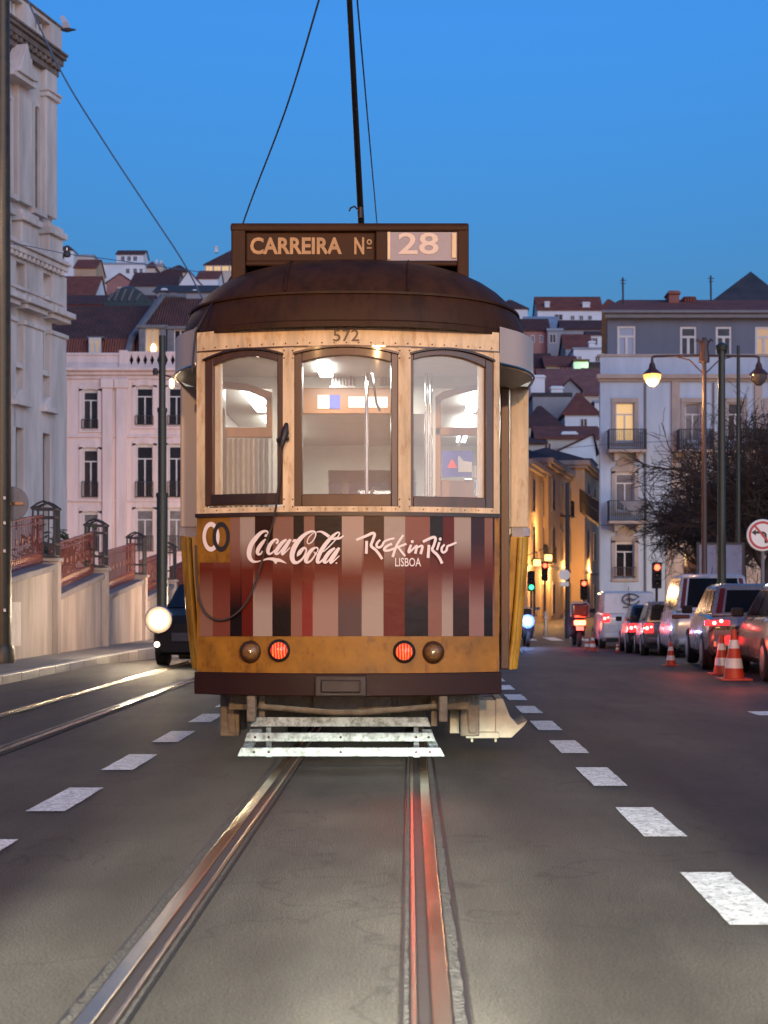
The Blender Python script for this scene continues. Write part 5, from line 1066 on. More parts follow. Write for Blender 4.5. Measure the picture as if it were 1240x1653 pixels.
# ---------------------------------------------------------------- vehicles
M['tail'] = mat('lit_tail_light', (.4, .015, .02), .2, emit=(1, .03, .035), es=.9, coat=.5)
M['tailcore'] = mat('tail_light_core', (1, .5, .5), .2, emit=(1, .35, .30), es=3.5)
M['reflector'] = mat('dark_red_reflector', (.07, .004, .006), .4, spec=.3)
M['plate'] = mat('number_plate', (.5, .42, .25), .5); M['tyre'] = mat('tyre_rubber', (.014, .013, .013), .75)
M['rim'] = mat('wheel_rim', (.30, .30, .31), .3, .7)
def paint(name, c, metal=.35): return mat(name, c, .28, metal, var=.10, vs=2, coat=.5)
def car(label, x, y, wd, L, Hh, belt, mt, rz=0., rear_slope=.35, hood=.85, glass_top=.86, van=False, facing=1, lights=True, gtype='hatch', pillar_refl=False, cat='car', z=None):
    """local frame: rear-left corner bumper at (0,0,0), +y towards the front of the car"""
    z = gz(y+L/2) if z is None else z
    t = thing('parked_car' if cat == 'car' else 'parked_van', label, cat, (x, y, z), 'queue of vehicles along the right side', rz)
    w2 = wd/2; cx = w2
    st = [(0, .88, .42, belt-.16), (.06, .96, .30, belt-.04), (.25, .99, .24, belt), (.9, 1, .2, belt+.02), (L*.5, 1, .2, belt+.01), (L-hood-.45, 1, .2, belt-.02), (L-.35, .95, .24, belt-.22 if not van else belt-.1), (L-.08, .86, .30, belt-.34 if not van else belt-.2), (L, .74, .38, belt-.42 if not van else belt-.3)]
    def ring(yy, f, zb, zt): h = w2*f; return [(cx-h*.86, yy, zb), (cx-h*.98, yy, zb+.10), (cx-h, yy, zb+.30), (cx-h*.995, yy, (zb+zt)/2+.08), (cx-h*.955, yy, zt-.05), (cx-h*.88, yy, zt), (cx, yy, zt+.025), (cx+h*.88, yy, zt), (cx+h*.955, yy, zt-.05), (cx+h*.995, yy, (zb+zt)/2+.08), (cx+h, yy, zb+.30), (cx+h*.98, yy, zb+.10), (cx+h*.86, yy, zb)]
    mb = MB().loft([ring(*s_) for s_ in st]); bd = build('body', mb, mt, t, smooth=35, local=True)
    # cabin
    yb0 = .10; yr0 = yb0+rear_slope; yr1 = L-hood-1.15 if not van else L-hood-.6; yb1 = L-hood-.2
    wb, wt = w2*.90, w2*.76 if not van else w2*.86; zt = Hh
    def cring(yy, wl_, zz): return (cx-wl_, yy, zz), (cx+wl_, yy, zz)
    B = [(cx-wb, yb0, belt-.02), (cx+wb, yb0, belt-.02), (cx+wb, yb1, belt-.04), (cx-wb, yb1, belt-.04)]
    T = [(cx-wt, yr0, zt-.06), (cx+wt, yr0, zt-.06), (cx+wt, yr1, zt-.05), (cx-wt, yr1, zt-.05)]
    T2 = [(cx-wt*.86, yr0+.12, zt), (cx+wt*.86, yr0+.12, zt), (cx+wt*.86, yr1-.1, zt), (cx-wt*.86, yr1-.1, zt)]
    mb = MB().loft([B, T, T2]); rf = build('roof', mb, mt, t, smooth=35, bevel=.03, local=True)
    def on(face, u0, u1, v0, v1, o):
        a, b, c, d = face; a, b, c, d = map(Vector, (a, b, c, d)); n_ = (b-a).cross(d-a).normalized()
        f_ = lambda u, v: (a.lerp(b, u)).lerp(d.lerp(c, u), v)+n_*o
        return [f_(u0, v0), f_(u1, v0), f_(u1, v1), f_(u0, v1)]
    rear = (B[0], B[1], T[1], T[0]); left = (B[3], B[0], T[0], T[3]); front = (B[2], B[3], T[3], T[2]); right = (B[1], B[2], T[2], T[1])
    if gtype != 'none':
        mb = MB().prism(on(rear, .07 if not pillar_refl else .13, .93 if not pillar_refl else .87, .12, glass_top+.05, .012), (0, .01, 0)); build('rear_window', mb, M['carglass'], t, local=True)
    for fc, sgn in ((left, 1), (right, 1)):
        n_ = 2 if not van else 0; rng = ((.08, .40), (.43, .70), (.73, .93)) if not van else ((.10, .30),)
        for u0, u1 in rng:
            if fc is right: u0, u1 = 1-u1, 1-u0
            mb = MB().poly(on(fc, u0, u1, .12, .88, .010)); build('side_window', mb, M['carglass'], t, local=True)
    mb = MB().poly(on(front, .06, .94, .08, .92, .01)); build('windscreen', mb, M['carglass'], t, local=True)
    # rear details
    for s_ in (0, 1):
        x0 = cx+(-1 if s_ == 0 else 1)*w2*.80
        if not pillar_refl or True:
            mb = MB(); zc = belt-.16 if not pillar_refl else belt-.13; w_ = .12 if not pillar_refl else .2; h_ = .13 if not pillar_refl else .045
            mb.box(x0-w_, x0+w_, -.015+.0, .10, zc-h_, zc+h_); tl = build('tail_light', mb, M['tail'] if lights else M['reflector'], t, bevel=.02, local=True)
            if lights:
                mb = MB().lathe([(.045 if not pillar_refl else .03, 0), (.03, -.012), (.002, -.015)], (x0-.05*(1-2*s_), -.02, zc), 10, 'y'); mb.lathe([(.03, 0), (.02, -.01), (.002, -.012)], (x0+.06*(1-2*s_), -.02, zc+.03), 8, 'y'); build('bulb', mb, M['tailcore'], tl, local=True)
        if pillar_refl:
            mb = MB().prism(on(rear, .045 if s_ == 0 else .895, .105 if s_ == 0 else .955, .10, .95, .014), (0, .01, 0)); build('pillar_reflector', mb, M['reflector'], t, local=True)
    mb = MB(); mb.box(cx-w2*.88, cx+w2*.88, -.07, .08, .36, .52); build('bumper', mb, mt if wd > 1.6 else M['tyre'], t, bevel=.04, local=True)
    mb = MB(); mb.box(cx-.26, cx+.26, -.085, -.0705, .56 if not van else .6, .67); build('number_plate', mb, M['plate'], t, local=True)
    mb = MB(); mb.box(cx-w2*.8, cx+w2*.8, -.04, .1, .24, .355); build('rear_valance', mb, M['tyre'], t, local=True)
    for s_ in (-1, 1):
        mb = MB(); xm = cx+s_*(w2+.07); mb.box(xm-.09, xm+.09, L-hood-.75, L-hood-.63, belt+.0, belt+.14); build('mirror', mb, M['tyre'], t, bevel=.03, local=True)
        for yy in (.72, L-.78):
            mb = MB().lathe([(.10, -.10), (.29, -.10), (.315, -.07), (.315, .07), (.29, .10), (.10, .10)], (cx+s_*(w2-.10), yy, .315), 20, 'x'); ty = build('wheel', mb, M['tyre'], t, smooth=40, local=True)
            mb = MB().lathe([(.19, s_*.10), (.18, s_*.108), (.03, s_*.112)], (cx+s_*(w2-.10), yy, .315), 14, 'x'); build('rim', mb, M['rim'], ty, local=True)
    mb = MB().tube([(cx, yr0+.25, zt-.01), (cx, yr0+.12, zt+.16)], .007, 4); build('aerial', mb, M['tyre'], t, local=True)
    return t
c1 = car('silver-grey hatchback with a ring-shaped red fog light, beside the nearest traffic cone', 4.70, 23.6, 1.76, 3.9, 1.40, .90, paint('silver_paint', (.19, .18, .19)), R(-5), rear_slope=.28, glass_top=.84, pillar_refl=True)
mb = MB().lathe([(.075, -.02), (.08, -.03), (.05, -.03), (.045, -.02)], (.34, -.075, .50), 18, 'y'); build('fog_light', mb, M['tail'], c1, local=True)
c2 = car('purplish-grey car cut by the right edge of the picture', 4.86, 20.0, 1.78, 4.1, 1.38, .88, paint('plum_grey_paint', (.10, .085, .09)), R(-4), rear_slope=.4)
c4 = car('tall light-coloured minivan with a wide dark rear window', 5.86, 33.2, 1.86, 4.7, 1.95, 1.12, paint('pearl_paint', (.42, .39, .40)), R(-5), rear_slope=.22, pillar_refl=True, hood=.75, glass_top=.90, lights=False, cat='minivan')
c5 = car('small grey car with a bright tail light just left of the minivan', 6.0, 38.4, 1.7, 3.9, 1.45, .92, paint('mid_grey_paint', (.14, .135, .14)), R(-5))
c6 = car('dark hatchback between the white van and the small grey car', 6.22, 42.6, 1.7, 3.9, 1.42, .92, paint('black_paint', (.03, .03, .035)), R(-4), rear_slope=.6)
v1 = car('white delivery van with a dark round swirl emblem on its rear doors', 6.10, 47.6, 1.85, 4.4, 1.86, 1.15, paint('van_white_paint', (.50, .52, .56), 0), R(-3), rear_slope=.12, van=True, gtype='none', hood=.8, cat='van')
vm = MB(); cx_, cz_ = .98, 1.60
def vf(x, z, o=.0): return (x, .10+.12*max(0, (z-1.13)/.7)-.035-o, z)
rows = []
for k in range(33):
    a = R(20+k*10.2); rows.append([vf(cx_+.30*math.cos(a), cz_+.20*math.sin(a)), vf(cx_+.24*math.cos(a), cz_+.15*math.sin(a))])
vm.loft(rows, False, False); build('swirl_emblem', vm, mat('navy_print', (.03, .07, .13), .4), v1, local=True)
vm = MB(); rows = []
for k in range(9): u = k/8; x = cx_-.22+.44*u; z_ = cz_-.07+.14*u; h_ = .045*math.sin(math.pi*u)+.004; rows.append([vf(x, z_+h_+.05*math.sin(2*math.pi*u), .004), vf(x, z_-h_+.05*math.sin(2*math.pi*u), .004)])
vm.loft(rows, False, False); vm.quad(vf(.72, 1.33), vf(1.24, 1.33), vf(1.24, 1.37), vf(.72, 1.37)); build('swirl_emblem', vm, MATS['navy_print'], v1, local=True)
vm = MB().box(.92, .935, -.02, .10, .55, 1.12); vm.box(.92, .935, .02, .20, 1.13, 1.80); build('door_seam', vm, M['tyre'], v1, local=True)
# oncoming car with its headlight on, left track
oc_ = thing('oncoming_car', 'dark oncoming car with one glaring headlight, half hidden by the tram on the left', 'car', (-3.55, 25.2, 0))
w2 = .86
def ring(yy, f, zb, zt): h = w2*f; return [(-h*.9, yy, zb), (-h, yy, zb+.15), (-h, yy, zt-.18), (-h*.88, yy, zt), (0, yy, zt+.03), (h*.88, yy, zt), (h, yy, zt-.18), (h, yy, zb+.15), (h*.9, yy, zb)]
mb = MB().loft([ring(0, .84, .25, .72), ring(.12, .94, .2, .86), (ring(.9, 1, .2, .98)), ring(2.4, 1, .2, 1.0), ring(4.0, .95, .25, .98)]); build('body', mb, mat('dark_blue_grey_paint', (.010, .010, .012), .5, spec=.15), oc_, smooth=35, local=True)
mb = MB().loft([[(-.78, .95, .96), (.78, .95, .96), (.78, 3.8, .96), (-.78, 3.8, .96)], [(-.62, 1.6, 1.42), (.62, 1.6, 1.42), (.62, 3.3, 1.42), (-.62, 3.3, 1.42)]]); build('roof', mb, MATS['dark_blue_grey_paint'], oc_, bevel=.05, local=True)
mb = MB().poly([(-.70, .96, 1.0), (.70, .96, 1.0), (.58, 1.56, 1.38), (-.58, 1.56, 1.38)]); mb.v = [(x, y-.02, z+.012) for x, y, z in mb.v]; build('windscreen', mb, mat('dark_tinted_glass', (.01, .014, .022), .2, spec=.2), oc_, local=True)
for s_ in (-1, 1):
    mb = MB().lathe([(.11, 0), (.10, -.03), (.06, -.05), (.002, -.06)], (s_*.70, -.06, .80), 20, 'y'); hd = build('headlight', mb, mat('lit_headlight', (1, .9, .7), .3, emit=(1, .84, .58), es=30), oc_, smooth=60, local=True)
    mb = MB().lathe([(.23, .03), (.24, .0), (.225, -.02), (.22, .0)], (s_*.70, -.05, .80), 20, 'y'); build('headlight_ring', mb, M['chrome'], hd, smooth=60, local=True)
    for r0_, r1_, y0_, y1_, k_ in ((.11, .14, -.006, 0, 2.2), (.14, .17, 0, .005, .9), (.17, .195, .005, .009, .4), (.195, .22, .009, .012, .15)): mb = MB().lathe([(r0_, y0_), (r1_, y1_)], (s_*.70, -.07, .80), 24, 'y', caps=False); build('halo_ring', mb, mat('halo_glow_%d' % (k_*100), (.8, .6, .4), .3, emit=(1, .66, .34), es=k_), hd, smooth=60, local=True)  # glowing rings drawn as the headlight's halo, dimmer outwards
    lamp('SPOT', (-3.55+s_*.70, 25.1, .80), 260, (1, .76, .46), .1, aim((-3.55+s_*.7, 25.1, .8), (-4.6, 10, .0)), 'headlight_beam', 110, .9, parent=oc_)
    for yy in (.8, 3.3): mb = MB().lathe([(.1, -.1), (.30, -.1), (.30, .1), (.1, .1)], (s_*.76, yy, .30), 18, 'x'); build('wheel', mb, M['tyre'], oc_, smooth=40, local=True)
lamp('POINT', (-5.0, 26.6, 1.0), 75, (1, .80, .55), .12, None, 'added_wall_light')  # extra point added beside the car to brighten the street wall
mb = MB().box(-.5, .5, -.03, .02, .42, .58); build('grille', mb, M['ironrail'], oc_, bevel=.02, local=True)
mb = MB().lathe([(.05, 0), (.03, -.02), (.002, -.025)], (-.74, .0, .38), 10, 'y'); build('low_glint', mb, mat('glint_glow', (1, .8, .6), .3, emit=(1, .8, .6), es=2.5), oc_, local=True)  # glowing disc drawn for a small reflection low on the car
# motor scooter seen from behind
def scooter(label, x, y, z, facing, lit, colm, lightm, lz=.72):
    t = thing('motor_scooter', label, 'scooter', (x, y, z))
    s_ = facing
    mb = MB().lathe([(.10, -.05), (.22, -.06), (.25, 0), (.22, .06), (.10, .05)], (0, s_*.2, .25), 18, 'x'); build('wheel', mb, M['tyre'], t, smooth=50, local=True)
    mb = MB().lathe([(.10, -.05), (.22, -.06), (.25, 0), (.22, .06), (.10, .05)], (0, s_*1.5, .25), 18, 'x'); build('wheel', mb, M['tyre'], t, smooth=50, local=True)
    def r_(yy, w_, zb, zt): return [(-w_*.7, s_*yy, zb), (-w_, s_*yy, (zb+zt)/2), (-w_*.7, s_*yy, zt), (w_*.7, s_*yy, zt), (w_, s_*yy, (zb+zt)/2), (w_*.7, s_*yy, zb)]
    mb = MB().loft([r_(.0, .12, .55, .74), r_(.15, .2, .42, .80), r_(.6, .22, .35, .80), r_(.85, .2, .25, .45), r_(1.2, .2, .25, .42), r_(1.32, .24, .3, .95), r_(1.42, .2, .45, 1.0)]); build('body', mb, colm, t, smooth=40, local=True)
    mb = MB().loft([r_(.1, .15, .80, .86), r_(.8, .17, .79, .86)]); build('seat', mb, M['tyre'], t, smooth=50, bevel=.02, local=True)
    mb = MB().box(-.24, .24, min(-s_*.2, s_*.22), max(-s_*.2, s_*.22), .88, 1.28); tc_ = build('top_box', mb, colm if lit else M['tyre'], t, bevel=.06, local=True)
    mb = MB(); mb.tube([(-.26, -s_*.0, .9), (-.26, -s_*.0, 1.26), (-.2, 0, 1.32), (.2, 0, 1.32), (.26, 0, 1.26), (.26, 0, .9)], .025, 6); build('box_rim', mb, M['greycream'], tc_, local=True)
    mb = MB(); mb.tube([(-.34, s_*1.2, 1.05), (0, s_*1.3, 1.0), (.34, s_*1.2, 1.05)], .018, 6); mb.tube([(0, s_*1.3, 1.0), (0, s_*1.5, .3)], .03, 6); mb.tube([(.3, s_*1.2, 1.05), (.36, s_*1.15, 1.25)], .01, 5); mb.box(.28, .44, s_*1.15-.01, s_*1.15+.02, 1.24, 1.34); build('handlebar', mb, M['tyre'], t, local=True)
    yl = -.03 if s_ > 0 else .03
    if lit:
        mb = MB().box(-.17, .17, -.05, .0, lz-.07, lz+.07); tl = build('tail_light', mb, mat('scooter_tail_light', (1, .1, .05), .3, emit=(1, .10, .04), es=9), t, bevel=.02, local=True)
        mb = MB().box(-.11, .11, -.075, -.05, .50, .62); build('number_plate', mb, mat('red_lit_plate', (.6, .3, .3), .4, emit=(1, .12, .08), es=.9), t, local=True)
    else:
        mb = MB().lathe([(.13, 0), (.10, -.04), (.002, -.05)], (0, s_*1.45, .86), 16, 'y'); build('headlight', mb, lightm, t, smooth=60, local=True); mb = MB().lathe([(.13, -.003), (.23, .01)], (0, s_*1.45, .86), 20, 'y', caps=False); build('headlight_halo', mb, mat('blue_halo_glow', (.2, .3, 1), .3, emit=(.04, .10, 1), es=1.1), t, local=True)  # blue glowing ring drawn around the lens as its halo
    return t
sct = scooter('dark red motor scooter with a glowing red tail light, left of the white van', XX(936, 49.5), 49.5, gz(49.5), 1, True, paint('dark_red_paint', (.10, .01, .012)), None)
sct.scale = (1.12, 1.12, 1.14)
lamp('POINT', (XX(936, 49), 49.0, .25), 14, (1, .08, .04), .08, None, 'scooter_light')
blu = mat('blue_white_headlight', (.8, .9, 1), .3, emit=(.35, .50, 1), es=12)
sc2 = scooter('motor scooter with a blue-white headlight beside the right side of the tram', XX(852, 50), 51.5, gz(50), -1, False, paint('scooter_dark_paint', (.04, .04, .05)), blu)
lamp('POINT', (XX(850, 49), 49.4, .45), 45, (.35, .5, 1), .1, None, 'scooter_light')

# ---------------------------------------------------------------- cones
M['orange'] = mat('red_orange_cone', (.55, .06, .02), .5, var=.25, vs=8); M['conewhite'] = mat('reflective_white', (.78, .78, .74), .4, var=.15, vs=9)
def cone(label, x, y, h, z):
    t = thing('traffic_cone', label, 'traffic cone', (x, y, z), 'traffic cones beside the parked cars')
    k = h/.72; f = lambda zz: .155*k*(1-(zz/(.72*k))*.78)
    mb = MB().box(-.22*k, .22*k, -.22*k, .22*k, 0, .03*k); build('base', mb, M['orange'], t, bevel=.008, local=True)
    zs = [.03, .16, .32, .44, .58, .72]
    mb = MB().lathe([(f(z_*k), z_*k) for z_ in zs]+[(.01, .722*k)], (0, 0, 0), 24); build('cone_body', mb, M['orange'], t, smooth=50, local=True)
    for a, b in ((.17, .31), (.45, .57)): mb = MB().lathe([(f(a*k)+.003, a*k), (f(b*k)+.003, b*k)], (0, 0, 0), 24, caps=False); build('white_band', mb, M['conewhite'], t, smooth=50, local=True)
cone('nearest and largest red and white traffic cone, by the silver-grey hatchback', XX(1185, 21.1), 21.1, .72, 0)
cone('traffic cone partly hidden behind the largest cone', XX(1165, 22.6), 22.6, .60, 0)
cone('small traffic cone in front of the minivan wheel', XX(1083, 25.6), 25.6, .42, 0)
cone('traffic cone beside the rear wheel of the white van', XX(957, 45.5), 45.5, .52, gz(45.5))
cone('farthest small white-banded cone under the white van bumper', XX(997, 44.5), 44.5, .30, gz(44.5))
cone('pale cone just left of the van, right behind the scooter', XX(948, 46.6), 46.6, .45, gz(46.6))

# ---------------------------------------------------------------- poles, lamps, signs, signals
def pole(mb, x, y, z0, z1, r0, r1, n=12): mb.tube([(x, y, z0), (x, y, z0+(z1-z0)*.5), (x, y, z1)], [r0, (r0+r1)/2, r1], n)
green = mat('dark_green_pole', (.02, .03, .024), .45, var=.3, vs=5)
lp = thing('tram_pole', 'dark stepped tram wire pole left of the tram', 'pole', (XX(262, 35), 35, .12), 'tall poles along the street')
x = XX(262, 35); mb = MB(); mb.tube([(x, 35, .12), (x, 35, 3.6)], .13, 14); mb.tube([(x, 35, 3.6), (x, 35, 5.6)], .10, 14); mb.tube([(x, 35, 5.6), (x, 35, ZZ(542, 35))], .08, 14); mb.lathe([(.15, 3.55), (.15, 3.65)], (x, 35, 0), 14); mb.lathe([(.12, 5.55), (.12, 5.65)], (x, 35, 0), 14); mb.lathe([(.2, .12), (.2, .5), (.14, .6)], (x, 35, 0), 14); build('shaft', mb, green, lp, smooth=50)
mb = MB(); a = P(251, 600, 35); b = P(285, 612, 35); mb.tube([a, (x, 35, a.z-.06), b], .02, 5); mb.lathe([(.05, -.08), (.07, 0), (.05, .08)], tuple(a), 8); build('bracket', mb, M['ironrail'], lp)
lp = thing('tram_pole', 'thick dark steel pole at the left edge, speckled with small stickers', 'pole', (XX(4, 24), 24, .12), 'tall poles along the street')
x = XX(3, 24); mb = MB(); pole(mb, x, 24, .12, 11, .155, .125, 18); mb.lathe([(.21, .12), (.21, .34), (.17, .42)], (x, 24, 0), 18); build('shaft', mb, mat('brown_green_pole', (.05, .04, .025), .4, .3, var=.4, vs=5), lp, smooth=50)
mb = MB()
for k, z in enumerate((.95, 1.9, 2.35, 2.75)): mb.box(x+.07, x+.10, 23.84, 23.87, z, z+.045)
build('sticker', mb, M['white'], lp)
sg = thing('round_sign', 'back of a round grey road sign beside the left edge pole', 'sign', (x, 24.2, 2.7)); c = P(19, 813, 24.2)
mb = MB().lathe([(.27, .012), (.28, 0), (.27, -.012), (.002, -.013)], tuple(c), 32, 'y'); build('sign_plate', mb, M['lead'], sg, smooth=40)
mb = MB().box(c.x-.2, c.x+.2, c.y-.035, c.y-.014, c.z-.02, c.z+.02); build('clamp_bar', mb, M['steel'], sg)
# street lamp with two arms (right)
YL = 36; sl = thing('street_lamp', 'two-armed street lamp with one glowing orange lantern, right of the tram', 'street lamp', (XX(1137, YL), YL, gz(YL)))
x = XX(1137, YL); za = ZZ(575, YL); mb = MB(); pole(mb, x, YL, gz(YL), ZZ(548, YL), .08, .05); mb.lathe([(.13, ZZ(585, YL)), (.13, ZZ(572, YL)), (.09, ZZ(560, YL)), (.12, ZZ(556, YL)), (.05, ZZ(545, YL))], (x, YL, 0), 12); build('post', mb, mat('brown_lamp_post', (.06, .03, .025), .45, var=.3), sl, smooth=50)
mb = MB(); xa_, xb_ = XX(1053, YL), XX(1225, YL); mb.tube([(xa_, YL, za-.02), (xa_+.1, YL, za), (x, YL, za+.02), (xb_-.1, YL, za), (xb_, YL, za-.02)], .03, 8)
for sx in (-1, 1): mb.tube([(x, YL, za-.45), (x+sx*.35, YL, za-.10), (x+sx*.7, YL, za)], .018, 6); mb.tube([(x+sx*.05, YL, za+.25), (x+sx*.16, YL, za+.42), (x+sx*.2, YL, za+.36)], .025, 6)
build('arm', mb, MATS['brown_lamp_post'], sl, smooth=50)
for k, xx in enumerate((xa_, xb_)):
    mb = MB().lathe([(.03, -.02), (.035, -.14), (.07, -.20), (.09, -.30), (.20, -.40), (.235, -.44), (.22, -.45)], (xx, YL, za), 20); hd = build('lantern_hood', mb, MATS['brown_lamp_post'], sl, smooth=50)
    mb = MB().lathe([(.215, -.452), (.20, -.54), (.14, -.64), (.06, -.71), (.002, -.72)], (xx, YL, za), 20); build('lamp_glass', mb, mat('lit_sodium_glass', (1, .7, .3), .3, emit=(1, .36, .06), es=1.5) if k == 0 else mat('unlit_globe', (.12, .10, .09), .15, coat=.4), hd, smooth=60)
lamp('POINT', (xa_, YL-.05, za-.80), 260, (1, .56, .22), .14, None, 'lantern_light', parent=sl)
tp2 = thing('tram_pole', 'dark green catenary pole right of the street lamp, in front of the bare trees', 'pole', (XX(1165, 31), 31, 0), 'tall poles along the street')
x = XX(1165, 31); mb = MB(); pole(mb, x, 31, 0, ZZ(562, 31), .10, .07, 14); mb.lathe([(.11, 0), (.13, .1), (.05, .16)], (x, 31, ZZ(562, 31)-.05), 12); mb.tube([(x-.1, 31, ZZ(568, 31)), (x+.1, 31, ZZ(568, 31))], .04, 6); build('shaft', mb, green, tp2, smooth=50)
tp3 = thing('tram_pole', 'thin dark pole standing between the catenary pole and the unlit lantern', 'pole', (XX(1192, 46), 46, gz(46)), 'tall poles along the street')
x = XX(1192, 46); mb = MB(); pole(mb, x, 46, gz(46), ZZ(558, 46), .09, .05, 10); build('shaft', mb, green, tp3, smooth=50)
tp4 = thing('tram_pole', 'slim black pole in the middle of the orange-lit street, carrying the round white sign', 'pole', (XX(916, 60), 60, gz(60)), 'tall poles along the street')
x = XX(916, 60); mb = MB(); pole(mb, x, 60, gz(60), ZZ(779, 60), .10, .08, 10); build('shaft', mb, M['ironrail'], tp4, smooth=50)
ws = thing('round_sign', 'small round white road sign with a white plate below it', 'sign', (XX(911, 59.8), 59.8, 2)); c = P(911.5, 928, 59.8)
mb = MB().lathe([(.22, .01), (.225, 0), (.22, -.01), (.002, -.011)], tuple(c), 28, 'y'); build('sign_plate', mb, M['conewhite'], ws)
mb = MB().box(c.x-.17, c.x+.17, 59.78, 59.81, c.z-.46, c.z-.27); build('lower_plate', mb, M['conewhite'], ws)
lamp('POINT', (c.x, 57.5, c.z), 12, (1, .95, .9), .2, None, 'sign_point_light')  # point light straight in front of the white sign plates
# no left turn sign
YN = 30; ns = thing('no_left_turn_sign', 'round no-left-turn sign with red border at the right edge', 'sign', (XX(1232, YN), YN, 0)); c = P(1231, 864, YN)
mb = MB().lathe([(.31, .02), (.325, .0), (.31, -.02)], tuple(c), 40, 'y'); mb.lathe([(.309, -.0195), (.001, -.0198)], tuple(c), 40, 'y'); build('sign_plate', mb, mat('sign_white', (.78, .76, .70), .4), ns)
sr_ = mat('sign_red', (.45, .04, .045), .4)
mb = MB(); mb.loft([[(c.x+r*math.cos(a), c.y-.023, c.z+r*math.sin(a)) for a in [R(k*9) for k in range(40)]] for r in (.285, .235)], caps=False); d1 = Vector((math.cos(R(-50)), 0, math.sin(R(-50)))); n1 = Vector((-d1.z, 0, d1.x)); cc = c+Vector((0, -.0265, 0)); mb.poly([cc-d1*.25+n1*.022, cc-d1*.25-n1*.022, cc+d1*.25-n1*.022, cc+d1*.25+n1*.022]); build('red_border', mb, sr_, ns)
mb = MB(); pts = [(-.17, .055), (-.05, .055), (.02, .05), (.055, .02), (.06, -.05), (.06, -.16)]; rows = []
for k, (a, b) in enumerate(pts):
    p0 = pts[max(0, k-1)]; p1 = pts[min(len(pts)-1, k+1)]; dx, dz = p1[0]-p0[0], p1[1]-p0[1]; l = math.hypot(dx, dz); rows.append([(c.x+a-dz/l*.024, c.y-.0245, c.z+b+dx/l*.024), (c.x+a+dz/l*.024, c.y-.0245, c.z+b-dx/l*.024)])
mb.loft(rows, False, False); mb.poly([(c.x-.225, c.y-.0243, c.z+.055), (c.x-.14, c.y-.0243, c.z+.12), (c.x-.14, c.y-.0243, c.z-.01)]); build('turn_arrow', mb, M['ink'], ns)
mb = MB(); pole(mb, c.x+.02, YN+.06, 0, c.z+.3, .035, .035, 10); build('post', mb, M['lead'], ns)
lamp('POINT', (c.x-.8, YN-2.6, c.z-.6), 10, (1, .95, .85), .15, None, 'sign_point_light')  # point light in front of the sign, a little low and left
# advertising panels among the trees
for k, (a, b) in enumerate(((1129, 1158), (1166, 1199))):
    Yp = 44; p0, p1 = P(a, 948, Yp), P(b, 879, Yp); t = thing('display_panel', ['left one of two blue-grey street display panels under the bare trees', 'right one of two blue-grey street display panels under the bare trees'][k], 'display panel', (p0.x, Yp, gz(Yp)), 'street display panels')
    mb = MB().box(p0.x-.06, p0.x, Yp, Yp+.1, gz(Yp), p1.z+.06).box(p1.x, p1.x+.06, Yp, Yp+.1, gz(Yp), p1.z+.06).box(p0.x, p1.x, Yp, Yp+.1, p1.z, p1.z+.06).box(p0.x, p1.x, Yp, Yp+.1, p0.z-.06, p0.z); build('frame', mb, M['ironrail'], t)
    mb = MB().box(p0.x, p1.x, Yp+.03, Yp+.05, p0.z, p1.z); build('panel_face', mb, mat('blue_grey_poster', (.16, .19, .30), .3, var=.3, vs=1.5), t)
# traffic signals
def signal(label, px, py, Y, col, where, hgt=.85, housing=True):
    c = P(px, py, Y); t = thing('traffic_light', label, 'traffic light', (c.x, Y, gz(Y)), 'traffic lights')
    zt = c.z+.17-{'top': 0, 'mid': -.26, 'low': -.52}[where]; zt = c.z+.17+{'top': 0, 'mid': .26, 'low': .52}[where]
    mb = MB().box(c.x-.15, c.x+.15, Y, Y+.2, zt-hgt, zt); build('signal_housing', mb, M['tyre'], t, bevel=.04)
    mb = MB(); pole(mb, c.x, Y+.1, gz(Y), zt-hgt, .045, .045, 8); build('post', mb, M['ironrail'], t)
    for k in range(3):
        zc = zt-.17-.26*k; on_ = abs(zc-c.z) < .05; mb = MB().lathe([(.10, 0), (.07, -.03), (.002, -.04)], (c.x, Y-.002, zc), 16, 'y')
        build('lens', mb, (mat('lit_red_signal', (1, .1, .05), .3, emit=(1, .07, .03), es=4) if col == 'r' else mat('lit_green_signal', (.1, 1, .4), .3, emit=(.05, 1, .35), es=2)) if on_ else mat('unlit_lens', (.03, .03, .03), .2), t, smooth=50)
        mb = MB(); mb.loft([[(c.x+.115*math.cos(a), yy, zc+.115*math.sin(a)) for a in [R(-10+k_*20) for k_ in range(11)]] for yy in (Y-.001, Y-.16)], False, False); build('visor', mb, M['tyre'], t)
signal('red traffic light in front of the orange street, below the lanterns', 880, 913, 66, 'r', 'top')
signal('red traffic light standing beside the minivan roof', 1061, 916, 48, 'r', 'top')
signal('small red traffic light above the scooter', 943, 942, 63, 'r', 'top')
signal('green traffic light close to the right side of the tram', 858, 948, 62, 'g', 'low')
# bollards and bits down the street
for k, (px, Y) in enumerate(((881, 62), (913, 63), (861, 63))):
    t = thing('bollard', ['pale bollard catching the light right of the tram', 'short pale bollard left of the scooter', 'bollard just beside the tram side'][k], 'bollard', (XX(px, Y), Y, gz(Y)), 'bollards at the end of the street')
    mb = MB().lathe([(.06, 0), (.06, 1.0 if k == 0 else .8), (.045, 1.06 if k == 0 else .85), (.002, 1.08 if k == 0 else .87)], (0, 0, 0), 12); build('post', mb, mat('pale_steel', (.5, .45, .38), .3, .6), t, smooth=50, local=True)
    mb = MB().lathe([(.062, .75), (.062, .85)], (0, 0, 0), 12, caps=False); build('band', mb, M['conewhite'], t, local=True)

